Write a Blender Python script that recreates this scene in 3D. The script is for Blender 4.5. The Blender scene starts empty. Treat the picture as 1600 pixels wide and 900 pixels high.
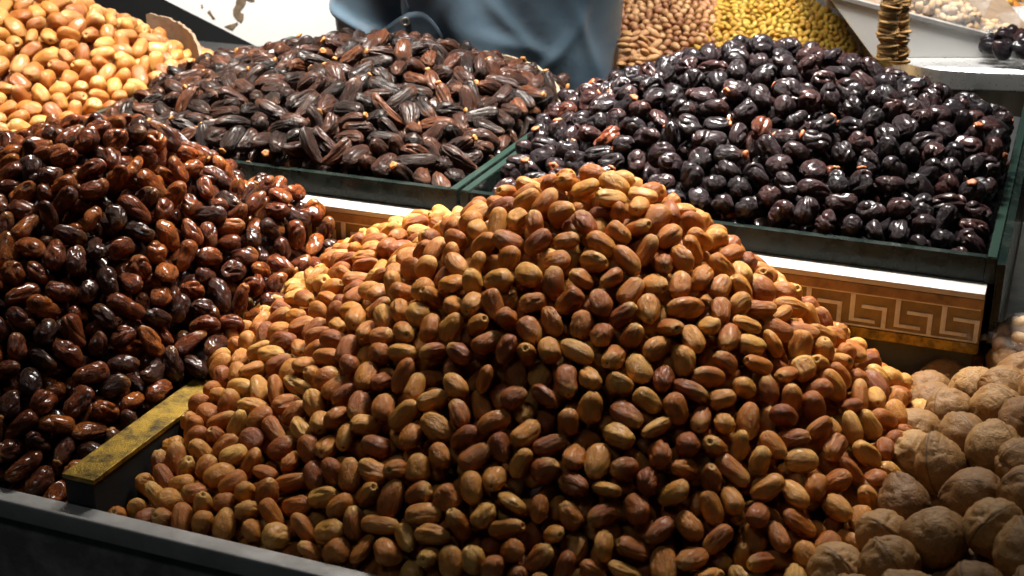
import bpy, bmesh, math, random
import numpy as np
from mathutils import Vector, Matrix, Euler

# ---------------------------------------------------------------- camera, world, lamps, exposure
FPX = 2200.0                       # focal length in photo pixels (1600 wide)
PITCH = math.atan(895 / FPX)       # camera looks down by about 22 degrees
YAW = math.radians(21.7)           # the counter is turned against the camera
CAMZ = 1.55
CP, SP, CY, SY = math.cos(PITCH), math.sin(PITCH), math.cos(YAW), math.sin(YAW)

sc = bpy.context.scene
col = sc.collection
cam_d = bpy.data.cameras.new('camera')
cam = bpy.data.objects.new('camera', cam_d)
col.objects.link(cam)
cam.location = (0, 0, CAMZ)
cam.rotation_euler = (math.pi / 2 - PITCH, 0, 0)
cam_d.sensor_width = 36
cam_d.lens = FPX / 1600 * 36
cam_d.clip_start = 0.05
cam_d.clip_end = 60
cam_d.dof.use_dof = True
cam_d.dof.focus_distance = 1.42
cam_d.dof.aperture_fstop = 11.0
sc.camera = cam

world = bpy.data.worlds.new('World')
sc.world = world
world.use_nodes = True
wb = world.node_tree.nodes['Background']
wb.inputs[0].default_value = (0.62, 0.80, 0.92, 1)
wb.inputs[1].default_value = 0.014


def W(u, v, z):
    """counter coordinates (u along the counter, v towards the back, z against the camera) -> world"""
    return Vector((u * CY + v * SY, -u * SY + v * CY, CAMZ + z))


def area(name, loc, aim, power, sx, sy, colour, spread=180):
    d = bpy.data.lights.new(name, 'AREA')
    d.shape = 'RECTANGLE'
    d.size, d.size_y = sx, sy
    d.energy = power
    d.color = colour
    d.spread = math.radians(spread)
    o = bpy.data.objects.new(name, d)
    col.objects.link(o)
    o.location = loc
    o.rotation_euler = (Vector(aim) - Vector(loc)).to_track_quat('-Z', 'Y').to_euler()
    return o


# shaded lamps hanging over the stall, then added fill lights, all out of frame
LC_ = (1.0, 0.93, 0.82)
area('stall_lamp', W(-0.38, 1.60, 0.46), W(-0.40, 1.47, -0.5), 11, 0.32, 0.16, LC_, 61)
area('stall_lamp.001', W(-0.95, 1.60, 0.48), W(-0.95, 1.48, -0.5), 8.2, 0.32, 0.16, LC_, 62)
area('stall_lamp.002', W(-1.34, 1.66, 0.48), W(-1.32, 1.60, -0.5), 1.9, 0.22, 0.14, (1.0, 0.90, 0.74), 72)
area('stall_lamp.003', W(-0.45, 2.00, 0.60), W(-0.45, 1.66, -0.5), 4, 0.50, 0.08, (0.95, 0.97, 1.0), 76)
area('background_fill', (0.62, 1.98, CAMZ + 0.70), (0.66, 2.42, CAMZ - 0.5), 17, 0.7, 0.25, (1.0, 0.97, 0.92), 95)  # added light that brightens the white panel, figs and bags behind
area('background_fill.001', (-0.30, 1.80, CAMZ + 0.75), (-0.36, 2.45, CAMZ - 0.3), 17, 0.4, 0.2, (1.0, 0.97, 0.92), 90)  # added light for the white board and the coat
area('front_fill', W(-0.75, 0.0, 1.2), W(-0.6, 1.1, -0.5), 2.8, 0.7, 0.25, (0.96, 0.98, 1.0))  # added weak frontal fill for the rail and fascia

vs = sc.view_settings
vs.view_transform = 'Standard'
vs.look = 'None'
vs.exposure = -0.3
vs.gamma = 1.0
vs.use_curve_mapping = False
sc.cycles.use_denoising = True
sc.cycles.max_bounces = 6
sc.cycles.use_adaptive_sampling = True
sc.cycles.adaptive_threshold = 0.025
sc.cycles.caustics_reflective = False
sc.cycles.caustics_refractive = False
sc.cycles.sample_clamp_indirect = 4.0


# ---------------------------------------------------------------- helpers
def at(px, py, Y):
    """the point of the place seen at photo pixel (px, py) that is Y metres ahead of the camera"""
    x = px - 800.0
    y = 450.0 - py
    d = (x, FPX * CP + y * SP, -(FPX * SP - y * CP))
    k = Y / d[1]
    return Vector((d[0] * k, Y, CAMZ + d[2] * k))


def tag(o, label=None, cat=None, group=None, kind=None):
    if label: o['label'] = label
    if cat: o['category'] = cat
    if group: o['group'] = group
    if kind: o['kind'] = kind
    return o


def empty(name, loc=(0, 0, 0)):
    o = bpy.data.objects.new(name, None)
    o.location = loc
    o.empty_display_size = 0.02
    col.objects.link(o)
    return o


def link(name, me, parent=None, mat=None):
    if mat is not None and not me.materials:
        me.materials.append(mat)
    o = bpy.data.objects.new(name, me)
    col.objects.link(o)
    if parent is not None:
        o.parent = parent
    return o


def np_mesh(name, verts, faces, smooth=True, mat_idx=None, lco=None, rnd=None):
    """verts (n,3); faces: list of int arrays of shape (k,3) / (k,4)"""
    me = bpy.data.meshes.new(name)
    verts = np.asarray(verts, np.float32)
    me.vertices.add(len(verts))
    me.vertices.foreach_set('co', verts.ravel())
    starts, loops, n, tot = [], [], 0, 0
    for f in faces:
        f = np.asarray(f, np.int32)
        if len(f) == 0: continue
        starts.append(tot + np.arange(len(f)) * f.shape[1])
        loops.append(f.ravel())
        tot += f.size
        n += len(f)
    me.loops.add(tot)
    me.loops.foreach_set('vertex_index', np.concatenate(loops).astype(np.int32))
    me.polygons.add(n)
    me.polygons.foreach_set('loop_start', np.concatenate(starts).astype(np.int32))
    if mat_idx is not None:
        me.polygons.foreach_set('material_index', np.asarray(mat_idx, np.int32))
    me.update(calc_edges=True)
    me.polygons.foreach_set('use_smooth', np.full(n, smooth, bool))
    if lco is not None:
        a = me.attributes.new('lco', 'FLOAT_VECTOR', 'POINT')
        a.data.foreach_set('vector', np.asarray(lco, np.float32).ravel())
    if rnd is not None:
        a = me.attributes.new('rnd', 'FLOAT', 'POINT')
        a.data.foreach_set('value', np.asarray(rnd, np.float32).ravel())
    me.validate()
    return me


def bm_mesh(name, bm, smooth=False, bevel=0.0, seg=2):
    if bevel > 0:
        bmesh.ops.bevel(bm, geom=list(bm.edges), offset=bevel, segments=seg, affect='EDGES', profile=0.7)
    bmesh.ops.recalc_face_normals(bm, faces=bm.faces)
    me = bpy.data.meshes.new(name)
    bm.to_mesh(me)
    bm.free()
    if smooth:
        me.polygons.foreach_set('use_smooth', [True] * len(me.polygons))
    return me


def box_uvz(bm, u0, u1, v0, v1, z0, z1, origin=None):
    """box aligned with the counter"""
    o = origin or Vector((0, 0, 0))
    c = [W(u, v, z) - o for z in (z0, z1) for (u, v) in ((u0, v0), (u1, v0), (u1, v1), (u0, v1))]
    vs_ = [bm.verts.new(p) for p in c]
    for f in ((3, 2, 1, 0), (4, 5, 6, 7), (0, 1, 5, 4), (1, 2, 6, 5), (2, 3, 7, 6), (3, 0, 4, 7)):
        bm.faces.new([vs_[i] for i in f])


def prism(bm, pts, dvec):
    """polygon pts (list of Vector) swept by dvec"""
    a = [bm.verts.new(p) for p in pts]
    b = [bm.verts.new(Vector(p) + Vector(dvec)) for p in pts]
    n = len(a)
    bm.faces.new(a)
    bm.faces.new(b[::-1])
    for i in range(n):
        j = (i + 1) % n
        bm.faces.new((a[j], a[i], b[i], b[j]))


def tube(bm, pts, r, n=8):
    rings = []
    pts = [Vector(p) for p in pts]
    for i, p in enumerate(pts):
        t = (pts[min(i + 1, len(pts) - 1)] - pts[max(i - 1, 0)]).normalized()
        a = t.orthogonal().normalized() if i == 0 else (rings[-1][1] - t * rings[-1][1].dot(t)).normalized()
        b = t.cross(a)
        rr = r[i] if isinstance(r, (list, tuple)) else r
        rings.append(([bm.verts.new(p + (a * math.cos(q) + b * math.sin(q)) * rr) for q in [2 * math.pi * k / n for k in range(n)]], a))
    for (ra, _), (rb, _) in zip(rings, rings[1:]):
        for k in range(n):
            bm.faces.new((ra[k], ra[(k + 1) % n], rb[(k + 1) % n], rb[k]))
    bm.faces.new(rings[0][0][::-1])
    bm.faces.new(rings[-1][0])


# ---------------------------------------------------------------- node helpers
class NT:
    def __init__(self, name):
        self.m = bpy.data.materials.new(name)
        self.m.use_nodes = True
        self.t = self.m.node_tree
        self.p = self.t.nodes['Principled BSDF']
        self.out = self.t.nodes['Material Output']

    def n(self, ty, **kw):
        nd = self.t.nodes.new(ty)
        for k, v in kw.items(): setattr(nd, k, v)
        return nd

    def l(self, a, b): self.t.links.new(a, b)

    def val(self, sock, v):
        if hasattr(v, 'is_linked') or hasattr(v, 'links'):
            self.l(v, sock)
        elif v is not None:
            if isinstance(v, (tuple, list)) and len(v) == 3 and sock.type == 'RGBA': v = (*v, 1)
            sock.default_value = v

    def math(self, op, a, b=None, c=None, clamp=False):
        nd = self.n('ShaderNodeMath', operation=op, use_clamp=clamp)
        self.val(nd.inputs[0], a)
        if b is not None: self.val(nd.inputs[1], b)
        if c is not None: self.val(nd.inputs[2], c)
        return nd.outputs[0]

    def vmath(self, op, a, b=None, scale=None):
        nd = self.n('ShaderNodeVectorMath', operation=op)
        self.val(nd.inputs[0], a)
        if b is not None: self.val(nd.inputs[1], b)
        if scale is not None: self.val(nd.inputs[3], scale)
        return nd.outputs[0]

    def mix(self, f, a, b):
        nd = self.n('ShaderNodeMix', data_type='RGBA')
        self.val(nd.inputs[0], f); self.val(nd.inputs[6], a); self.val(nd.inputs[7], b)
        return nd.outputs[2]

    def ramp(self, f, stops, interp='LINEAR'):
        nd = self.n('ShaderNodeValToRGB')
        nd.color_ramp.interpolation = interp
        els = nd.color_ramp.elements
        while len(els) < len(stops): els.new(0.5)
        for e, (p, c) in zip(els, stops):
            e.position = p
            e.color = (*c, 1) if len(c) == 3 else c
        self.val(nd.inputs[0], f)
        return nd.outputs[0]

    def rng(self, f, a, b, c=0.0, d=1.0):
        nd = self.n('ShaderNodeMapRange')
        self.val(nd.inputs[0], f)
        for i, v in enumerate((a, b, c, d)): self.val(nd.inputs[i + 1], v)
        return nd.outputs[0]

    def noise(self, vec, scale=5, detail=2, rough=0.5, dist=0.0):
        nd = self.n('ShaderNodeTexNoise')
        self.val(nd.inputs['Vector'], vec)
        nd.inputs['Scale'].default_value = scale
        nd.inputs['Detail'].default_value = detail
        nd.inputs['Roughness'].default_value = rough
        nd.inputs['Distortion'].default_value = dist
        return nd.outputs[0]

    def rnd(self):
        """per-piece random: object property on single pieces, mesh attribute in a joined mass"""
        a = self.n('ShaderNodeAttribute', attribute_type='OBJECT', attribute_name='rnd')
        b = self.n('ShaderNodeAttribute', attribute_type='GEOMETRY', attribute_name='rnd')
        return self.math('ADD', a.outputs['Fac'], b.outputs['Fac'])

    def lco(self):
        return self.n('ShaderNodeAttribute', attribute_type='GEOMETRY', attribute_name='lco').outputs['Vector']

    def hash(self, r, k):
        nd = self.n('ShaderNodeTexWhiteNoise', noise_dimensions='1D')
        self.val(nd.inputs['W'], self.math('MULTIPLY', r, 97.13 + 31.7 * k))
        return nd.outputs[0]

    def bump(self, h, strength, dist):
        nd = self.n('ShaderNodeBump')
        nd.inputs['Strength'].default_value = strength
        nd.inputs['Distance'].default_value = dist
        self.val(nd.inputs['Height'], h)
        self.l(nd.outputs[0], self.p.inputs['Normal'])
        return nd

    def set(self, **kw):
        names = dict(color='Base Color', rough='Roughness', metal='Metallic', spec='Specular IOR Level', coat='Coat Weight',
                     coat_rough='Coat Roughness', trans='Transmission Weight', ior='IOR', alpha='Alpha', sss='Subsurface Weight',
                     sheen='Sheen Weight')
        for k, v in kw.items(): self.val(self.p.inputs[names[k]], v)
        return self


def fruit_material(name, stops, end_col, end_amt, mottle, mott_amt, rough, coat, wrinkle, wr_dist, stretch=(0.9, 3.2, 3.2), sss=0.0,
                   ring=False, spec=0.5, coat_rough=0.08, dust=None, patchy=False):
    """skin of a dried fruit: own hue per piece, paler stem end, mottling, lengthwise wrinkles"""
    t = NT(name)
    r = t.rnd()
    co = t.lco()
    off = t.vmath('SCALE', (13.1, 7.7, 29.3), scale=t.math('MULTIPLY', r, 9.0))
    p = t.vmath('ADD', co, off)
    base = t.ramp(r, stops)
    sep = t.n('ShaderNodeSeparateXYZ'); t.l(co, sep.inputs[0])
    n1 = t.noise(p, 1.3, 3, 0.55)
    n2 = t.noise(p, 5.0, 3, 0.6)
    c = t.mix(t.math('MULTIPLY', t.rng(n1, 0.42, 0.68), mott_amt), base, mottle)
    endf = t.rng(t.math('ADD', sep.outputs[0], t.math('MULTIPLY', t.math('SUBTRACT', n1, 0.5), 0.8)), 0.30, 1.0)
    c = t.mix(t.math('MULTIPLY', endf, t.math('MULTIPLY', t.hash(r, 2), end_amt)), c, end_col)
    if ring:
        yz = t.n('ShaderNodeCombineXYZ')
        t.l(sep.outputs[1], yz.inputs[1]); t.l(sep.outputs[2], yz.inputs[2])
        ln = t.n('ShaderNodeVectorMath', operation='LENGTH'); t.l(yz.outputs[0], ln.inputs[0])
        front = t.math('GREATER_THAN', sep.outputs[0], 0.55)
        hole = t.math('MULTIPLY', t.rng(ln.outputs[1], 0.13, 0.09), front)
        ringf = t.math('MULTIPLY', t.math('MULTIPLY', t.rng(ln.outputs[1], 0.42, 0.25), front), 0.6)
        c = t.mix(ringf, c, end_col)
        c = t.mix(t.math('MULTIPLY', hole, 0.85), c, (0.06, 0.025, 0.01))
    c = t.mix(t.math('MULTIPLY', t.rng(n2, 0.5, 0.75), 0.25), c, mottle)
    if dust:
        c = t.mix(t.math('MULTIPLY', t.rng(t.noise(p, 2.4, 4, 0.65), 0.5, 0.72), dust[1]), c, dust[0])
    wr = t.noise(t.vmath('MULTIPLY', p, stretch), 2.2, 4, 0.6, 0.6)
    fold = t.math('ABSOLUTE', t.math('SUBTRACT', wr, 0.5))
    h = t.math('ADD', t.math('MULTIPLY', t.rng(fold, 0.0, 0.09), 0.7), t.math('MULTIPLY', n2, 0.3))
    t.set(color=c, rough=t.math('ADD', rough, t.math('MULTIPLY', t.math('SUBTRACT', n2, 0.5), 0.25)), coat=coat, coat_rough=coat_rough, spec=spec)
    if patchy:                                                   # sticky shine in patches, dull skin between
        pn = t.noise(p, 1.9, 3, 0.6, 0.4)
        t.set(coat=t.math('MULTIPLY', t.rng(pn, 0.36, 0.56, 0.08, 1.0), coat), coat_rough=t.rng(n2, 0.35, 0.7, coat_rough, coat_rough + 0.22))
    if sss > 0:
        t.set(sss=sss)
        t.p.inputs['Subsurface Radius'].default_value = (1.0, 0.45, 0.15)
        t.p.inputs['Subsurface Scale'].default_value = 0.004
    t.bump(h, wrinkle, wr_dist)
    return t.m


M = {}
M['golden'] = fruit_material('golden_date_skin', [(0.0, (0.63, 0.35, 0.085)), (0.25, (0.57, 0.25, 0.046)), (0.5, (0.47, 0.168, 0.026)), (0.8, (0.33, 0.098, 0.016)), (1.0, (0.21, 0.052, 0.012))],
                             (0.66, 0.40, 0.11), 0.8, (0.30, 0.085, 0.014), 0.5, 0.42, 0.10, 0.42, 0.003, stretch=(1.2, 1.8, 1.8), ring=True, coat_rough=0.25, spec=0.35, sss=0.18)
M['syrup'] = fruit_material('syrup_date_skin', [(0.0, (0.50, 0.14, 0.016)), (0.3, (0.30, 0.066, 0.010)), (0.65, (0.12, 0.025, 0.007)), (1.0, (0.028, 0.009, 0.005))],
                            (0.52, 0.20, 0.035), 0.6, (0.035, 0.010, 0.005), 0.7, 0.50, 1.0, 0.85, 0.004, stretch=(0.9, 1.4, 1.4), coat_rough=0.03, spec=0.15, patchy=True, sss=0.35)
M['long'] = fruit_material('long_date_skin', [(0.0, (0.15, 0.044, 0.012)), (0.25, (0.065, 0.019, 0.008)), (0.7, (0.026, 0.010, 0.006)), (1.0, (0.010, 0.005, 0.004))],
                           (0.20, 0.065, 0.02), 0.5, (0.012, 0.007, 0.006), 0.7, 0.40, 0.30, 0.8, 0.004, stretch=(0.55, 2.4, 2.4), dust=((0.060, 0.034, 0.022), 0.12), coat_rough=0.14, spec=0.2, patchy=True)
M['black'] = fruit_material('black_date_skin', [(0.0, (0.045, 0.013, 0.010)), (0.25, (0.018, 0.008, 0.010)), (0.8, (0.009, 0.006, 0.008)), (0.98, (0.012, 0.006, 0.008)), (1.0, (0.17, 0.04, 0.012))],
                            (0.06, 0.018, 0.011), 0.5, (0.007, 0.005, 0.007), 0.6, 0.45, 0.75, 0.60, 0.004, stretch=(0.9, 1.1, 1.1), coat_rough=0.06, spec=0.12, patchy=True, dust=((0.030, 0.026, 0.030), 0.12))


def simple(name, color, rough=0.5, metal=0.0, noise_scale=None, dark=None, amt=0.5, bump=0.0, bdist=0.002, **kw):
    t = NT(name)
    c = color
    if noise_scale:
        tc = t.n('ShaderNodeTexCoord').outputs['Object']
        n = t.noise(tc, noise_scale, 5, 0.65)
        c = t.mix(t.math('MULTIPLY', t.rng(n, 0.4, 0.7), amt), color, dark)
        n2 = t.noise(tc, noise_scale * 6, 3, 0.6)
        t.set(rough=t.math('ADD', rough, t.math('MULTIPLY', t.math('SUBTRACT', n2, 0.5), 0.3)))
        if bump: t.bump(n2, bump, bdist)
    else:
        t.set(rough=rough)
    t.set(color=c, metal=metal, **kw)
    return t.m


M['cap'] = simple('dried_calyx', (0.36, 0.15, 0.03), 0.6, noise_scale=300, dark=(0.22, 0.08, 0.02), amt=0.8)
M['cap_orange'] = simple('dried_orange_calyx', (0.30, 0.085, 0.022), 0.55, noise_scale=300, dark=(0.14, 0.04, 0.015), amt=0.8)
M['white_top'] = simple('white_laminate', (0.50, 0.49, 0.47), 0.45, noise_scale=22, dark=(0.40, 0.37, 0.33), amt=0.6)
M['board_gold'] = simple('gold_brown_laminate', (0.25, 0.165, 0.055), 0.42, noise_scale=35, dark=(0.10, 0.065, 0.028), amt=0.85, bump=0.2)
M['board_edge'] = simple('worn_brown_edge', (0.34, 0.20, 0.09), 0.6, noise_scale=45, dark=(0.10, 0.06, 0.03), amt=0.8, bump=0.2)
M['key'] = simple('dull_silver_print', (0.74, 0.73, 0.71), 0.45, noise_scale=70, dark=(0.42, 0.37, 0.30), amt=0.7)
M['gilt'] = simple('flaking_gilt', (0.42, 0.26, 0.03), 0.35, metal=0.5, noise_scale=75, dark=(0.012, 0.010, 0.007), amt=1.0, bump=0.5)
M['dark_board'] = simple('dark_stained_board', (0.028, 0.030, 0.030), 0.7, noise_scale=14, dark=(0.11, 0.11, 0.09), amt=0.9, bump=0.2)
M['grimy_front'] = simple('grimy_painted_front', (0.16, 0.165, 0.145), 0.7, noise_scale=26, dark=(0.38, 0.38, 0.32), amt=0.9, bump=0.2)
M['dark_wall'] = simple('dark_underside', (0.012, 0.013, 0.014), 0.8, noise_scale=6, dark=(0.02, 0.018, 0.015), amt=0.6)
M['steel'] = simple('worn_steel', (0.60, 0.585, 0.565), 0.34, metal=0.45, noise_scale=18, dark=(0.34, 0.32, 0.30), amt=0.7)
M['grey_counter'] = simple('grey_counter_laminate', (0.30, 0.30, 0.30), 0.6, noise_scale=10, dark=(0.18, 0.17, 0.16), amt=0.5)
M['cardboard'] = simple('rough_card', (0.24, 0.165, 0.105), 0.85, noise_scale=40, dark=(0.12, 0.08, 0.05), amt=0.7, bump=0.4)
M['walnut_tray'] = simple('tray_liner', (0.02, 0.02, 0.02), 0.6)


# ---------------------------------------------------------------- the setting: counter, ledge, trays
Z1 = -0.665       # floor of the front trays
Z2 = -0.515       # top of the ledge, floor of the back trays
RAIL_V, LEDGE_V = 0.823, 1.328
GL = 1.359        # front of the glass trays

# floor far below, dark
bm = bmesh.new()
prism(bm, [Vector((-4, -1, -0.02)), Vector((4, -1, -0.02)), Vector((4, 6, -0.02)), Vector((-4, 6, -0.02))], (0, 0, 0.02))
tag(link('floor', bm_mesh('floor', bm), mat=M['dark_wall']), kind='structure')

# the front counter body
ct = empty('front_counter', W(-0.4, 0.85, -1.55))
tag(ct, 'dark stained market counter under the front heaps of dates and walnuts', 'counter')
O = ct.location
bm = bmesh.new(); box_uvz(bm, -1.75, 0.75, RAIL_V + 0.008, LEDGE_V, -1.55, Z1, O)
link('body', bm_mesh('body', bm, bevel=0.002), ct, M['dark_board'])
bm = bmesh.new(); box_uvz(bm, -1.75, 0.75, RAIL_V + 0.004, RAIL_V + 0.0078, -1.5, -0.648, O)
link('front_panel', bm_mesh('front_panel', bm), ct, M['grimy_front'])

rail = empty('steel_rail', W(-0.4, RAIL_V, -0.646))
tag(rail, 'scuffed steel edge rail along the front of the counter', 'rail')
O = rail.location
bm = bmesh.new(); box_uvz(bm, -1.75, 0.75, RAIL_V - 0.001, RAIL_V + 0.0035, -0.649, -0.630, O)
link('front_lip', bm_mesh('front_lip', bm, True, 0.0022, 3), rail, M['steel'])
bm = bmesh.new(); box_uvz(bm, -1.75, 0.75, RAIL_V + 0.0036, RAIL_V + 0.020, -0.6465, -0.6325, O)
link('top_flange', bm_mesh('top_flange', bm, True, 0.001, 2), rail, M['steel'])

# gilt divider between the syrupy dates and the golden dates
dv = empty('tray_divider', W(-0.737, 1.08, Z1))
tag(dv, 'flat divider bar with flaking gilt top between glossy brown and golden dates', 'divider')
O = dv.location
bm = bmesh.new(); box_uvz(bm, -0.752, -0.722, RAIL_V + 0.022, LEDGE_V - 0.002, Z1, -0.6095, O)
link('bar', bm_mesh('bar', bm, bevel=0.001), dv, M['dark_wall'])
bm = bmesh.new(); box_uvz(bm, -0.7535, -0.7205, RAIL_V + 0.0215, LEDGE_V - 0.003, -0.6095, -0.605, O)
link('gilt_strip', bm_mesh('gilt_strip', bm, bevel=0.0008), dv, M['gilt'])

# the ledge with the greek key fascia
lg = empty('ledge', W(-0.6, LEDGE_V, Z2 - 0.15))
tag(lg, 'white topped ledge with a gold and silver key patterned front behind front heaps', 'ledge')
O = lg.location
UE = -0.040
bm = bmesh.new(); box_uvz(bm, -1.9, UE - 0.004, LEDGE_V + 0.008, 2.02, Z1 - 0.3, Z2 - 0.007, O)
link('body', bm_mesh('body', bm), lg, M['dark_board'])
bm = bmesh.new(); box_uvz(bm, -1.9, UE, LEDGE_V + 0.0005, 1.364, Z2 - 0.006, Z2, O)
link('top_board', bm_mesh('top_board', bm, bevel=0.0012), lg, M['white_top'])
bm = bmesh.new(); box_uvz(bm, -1.9, UE, 1.3643, 2.021, Z2 - 0.006, Z2 - 0.0004, O)
link('dark_shelf', bm_mesh('dark_shelf', bm), lg, M['dark_wall'])
bm = bmesh.new(); box_uvz(bm, -1.9, UE - 0.001, LEDGE_V + 0.002, LEDGE_V + 0.0075, Z2 - 0.053, Z2 - 0.0065, O)
link('fascia', bm_mesh('fascia', bm), lg, M['board_gold'])
bm = bmesh.new(); box_uvz(bm, -1.9, UE + 0.0003, LEDGE_V, LEDGE_V + 0.004, Z2 - 0.0165, Z2 - 0.0063, O)
link('top_edging', bm_mesh('top_edging', bm, bevel=0.001), lg, M['board_edge'])
bm = bmesh.new(); box_uvz(bm, -1.9, UE - 0.0005, LEDGE_V + 0.0004, LEDGE_V + 0.005, Z2 - 0.064, Z2 - 0.0532, O)
link('gilt_moulding', bm_mesh('gilt_moulding', bm, bevel=0.0012), lg, M['gilt'])
bm = bmesh.new(); box_uvz(bm, UE - 0.0038, UE + 0.0002, LEDGE_V + 0.0042, 1.358, Z2 - 0.064, Z2 - 0.0063, O)
link('end_panel', bm_mesh('end_panel', bm, bevel=0.0006), lg, M['board_edge'])
# key motif: upright, foot bar, hook bar, hook upright (one mesh, copied along the ledge)
P = 0.0440
zt, zb = Z2 - 0.0180, Z2 - 0.0505


def key_mesh(u0):
    bm = bmesh.new()
    h = zt - zb
    s = 0.0046
    def bar(a, b, c, d, e=0.0):
        box_uvz(bm, u0 + a * P, u0 + b * P, LEDGE_V + 0.0004 - e, LEDGE_V + 0.0021, zb + c * h, zb + d * h, o0)
    o0 = W(u0, LEDGE_V, zb)
    bar(0.0, 0.11, 0.22, 1.0)
    bar(0.0, 0.58, 0.115, 0.22)
    bar(0.26, 0.82, 0.58, 0.69)
    bar(0.72, 0.82, 0.0, 0.58)
    return bm_mesh('key_motif', bm)


km = key_mesh(0.0)
km.materials.append(M['key'])
k0 = W(0, LEDGE_V, zb)
for i in range(26):
    u = UE - 0.0375 - i * P
    o = link('key_motif', km, lg)
    o.location = W(u - 0.0, LEDGE_V, zb) - O
for nm, a, b in (('upper_line', 1.0, 1.06), ('lower_line', -0.05, 0.0)):
    bm = bmesh.new(); box_uvz(bm, -1.9, UE - 0.002, LEDGE_V + 0.0011, LEDGE_V + 0.0021, zb + a * (zt - zb), zb + b * (zt - zb), O)
    link(nm, bm_mesh(nm, bm), lg, M['key'])

# glass trays on the ledge
t = NT('dirty_green_glass')
tcg = t.n('ShaderNodeTexCoord').outputs['Object']
ng = t.noise(tcg, 30, 4, 0.6)
t.set(color=t.mix(t.rng(ng, 0.4, 0.7), (0.005, 0.010, 0.009), (0.016, 0.021, 0.018)), rough=t.rng(ng, 0.3, 0.8, 0.10, 0.45), spec=0.08, trans=0.15, ior=1.5)
M['glass'] = t.m
t = NT('glass_cut_edge')
t.set(color=(0.015, 0.035, 0.027), rough=0.3, trans=0.3, ior=1.5)
M['glass_edge'] = t.m
GT = -0.4885


def glass_tray(u0, u1, label):
    e = empty('glass_tray', W((u0 + u1) / 2, GL, Z2))
    tag(e, label, 'tray', 'green glass trays on the ledge')
    O = e.location
    g = 0.010
    bm = bmesh.new(); box_uvz(bm, u0 + g + 0.0004, u1 - g - 0.0004, GL, GL + g, Z2 + 0.0006, GT, O)
    link('front_panel', bm_mesh('front_panel', bm, bevel=0.0007), e, M['glass'])
    for a in (u0, u1 - g):
        bm = bmesh.new(); box_uvz(bm, a, a + g, GL - 0.0015, 2.0, Z2 + 0.0006, GT + 0.0005, O)
        link('side_panel', bm_mesh('side_panel', bm, bevel=0.0007), e, M['glass'])
        bm = bmesh.new(); box_uvz(bm, a + 0.0008, a + g - 0.0008, GL, 1.99, GT + 0.0007, GT + 0.0016, O)
        link('polished_edge', bm_mesh('polished_edge', bm), e, M['glass_edge'])
    return e


glass_tray(-0.602, -0.034, 'green glass tray holding the black round dates')
glass_tray(-1.172, -0.606, 'green glass tray holding the long dark brown dates')
glass_tray(-1.80, -1.176, 'green glass tray holding the caramel dates at back')
# tall glass end panel beside the ledge end
bm = bmesh.new(); box_uvz(bm, -0.0335, -0.0255, GL - 0.012, 2.0, Z1 + 0.001, GT - 0.001)
tag(link('glass_end_screen', bm_mesh('glass_end_screen', bm, bevel=0.0007), mat=M['glass']), 'tall green glass panel standing at the end of the patterned ledge', 'glass panel')
bm = bmesh.new(); box_uvz(bm, -0.0233, 0.75, LEDGE_V + 0.002, 2.02, -1.5, Z1 - 0.001)
tag(link('side_counter', bm_mesh('side_counter', bm), mat=M['dark_board']), 'dark low counter beside the end of the ledge', 'counter')


# ---------------------------------------------------------------- fruit shapes
def waves(rs, n, k):
    """smooth random field: sum of plane waves"""
    d = rs.normal(size=(n, 3)); d /= np.linalg.norm(d, axis=1)[:, None]
    kk = k * rs.uniform(0.6, 1.4, n)
    ph = rs.uniform(0, 2 * np.pi, n)
    def f(p):
        return np.sin(p @ (d * kk[:, None]).T + ph).sum(1) / math.sqrt(n)
    return f


def lat_long(nt, nr):
    """unit sphere around the X axis: nt round, nr rings between the poles"""
    ph = np.pi * (np.arange(1, nr + 1)) / (nr + 1)
    th = 2 * np.pi * np.arange(nt) / nt
    x = -np.cos(ph)[:, None] * np.ones(nt)
    rr = np.sin(ph)[:, None]
    v = np.stack([x, rr * np.cos(th), rr * np.sin(th)], -1).reshape(-1, 3)
    v = np.concatenate([v, [[-1, 0, 0], [1, 0, 0]]])
    i = np.arange(nr - 1)[:, None] * nt
    j = np.arange(nt)[None]
    j2 = (j + 1) % nt
    q = np.stack([i + j, i + j2, i + nt + j2, i + nt + j], -1).reshape(-1, 4)
    a, b = nr * nt, nr * nt + 1
    jj = np.arange(nt)
    t1 = np.stack([np.full(nt, a), (jj + 1) % nt, jj], -1)
    l0 = (nr - 1) * nt
    t2 = np.stack([np.full(nt, b), l0 + jj, l0 + (jj + 1) % nt], -1)
    return v, q[:, ::-1], np.concatenate([t1, t2])[:, ::-1]


SPEC = dict(                     # length, width, profile power, taper, bend, groove depth, dent depth, crease depth
    golden=(0.0275, 0.0199, 2.6, 0.05, 0.03, 0.022, 0.070, 0.060),
    syrup=(0.0325, 0.0205, 2.5, 0.10, 0.07, 0.022, 0.120, 0.20),
    long=(0.0445, 0.0212, 2.7, 0.12, 0.15, 0.034, 0.110, 0.17),
    black=(0.0335, 0.0260, 2.5, 0.06, 0.04, 0.012, 0.105, 0.24),
)


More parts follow.
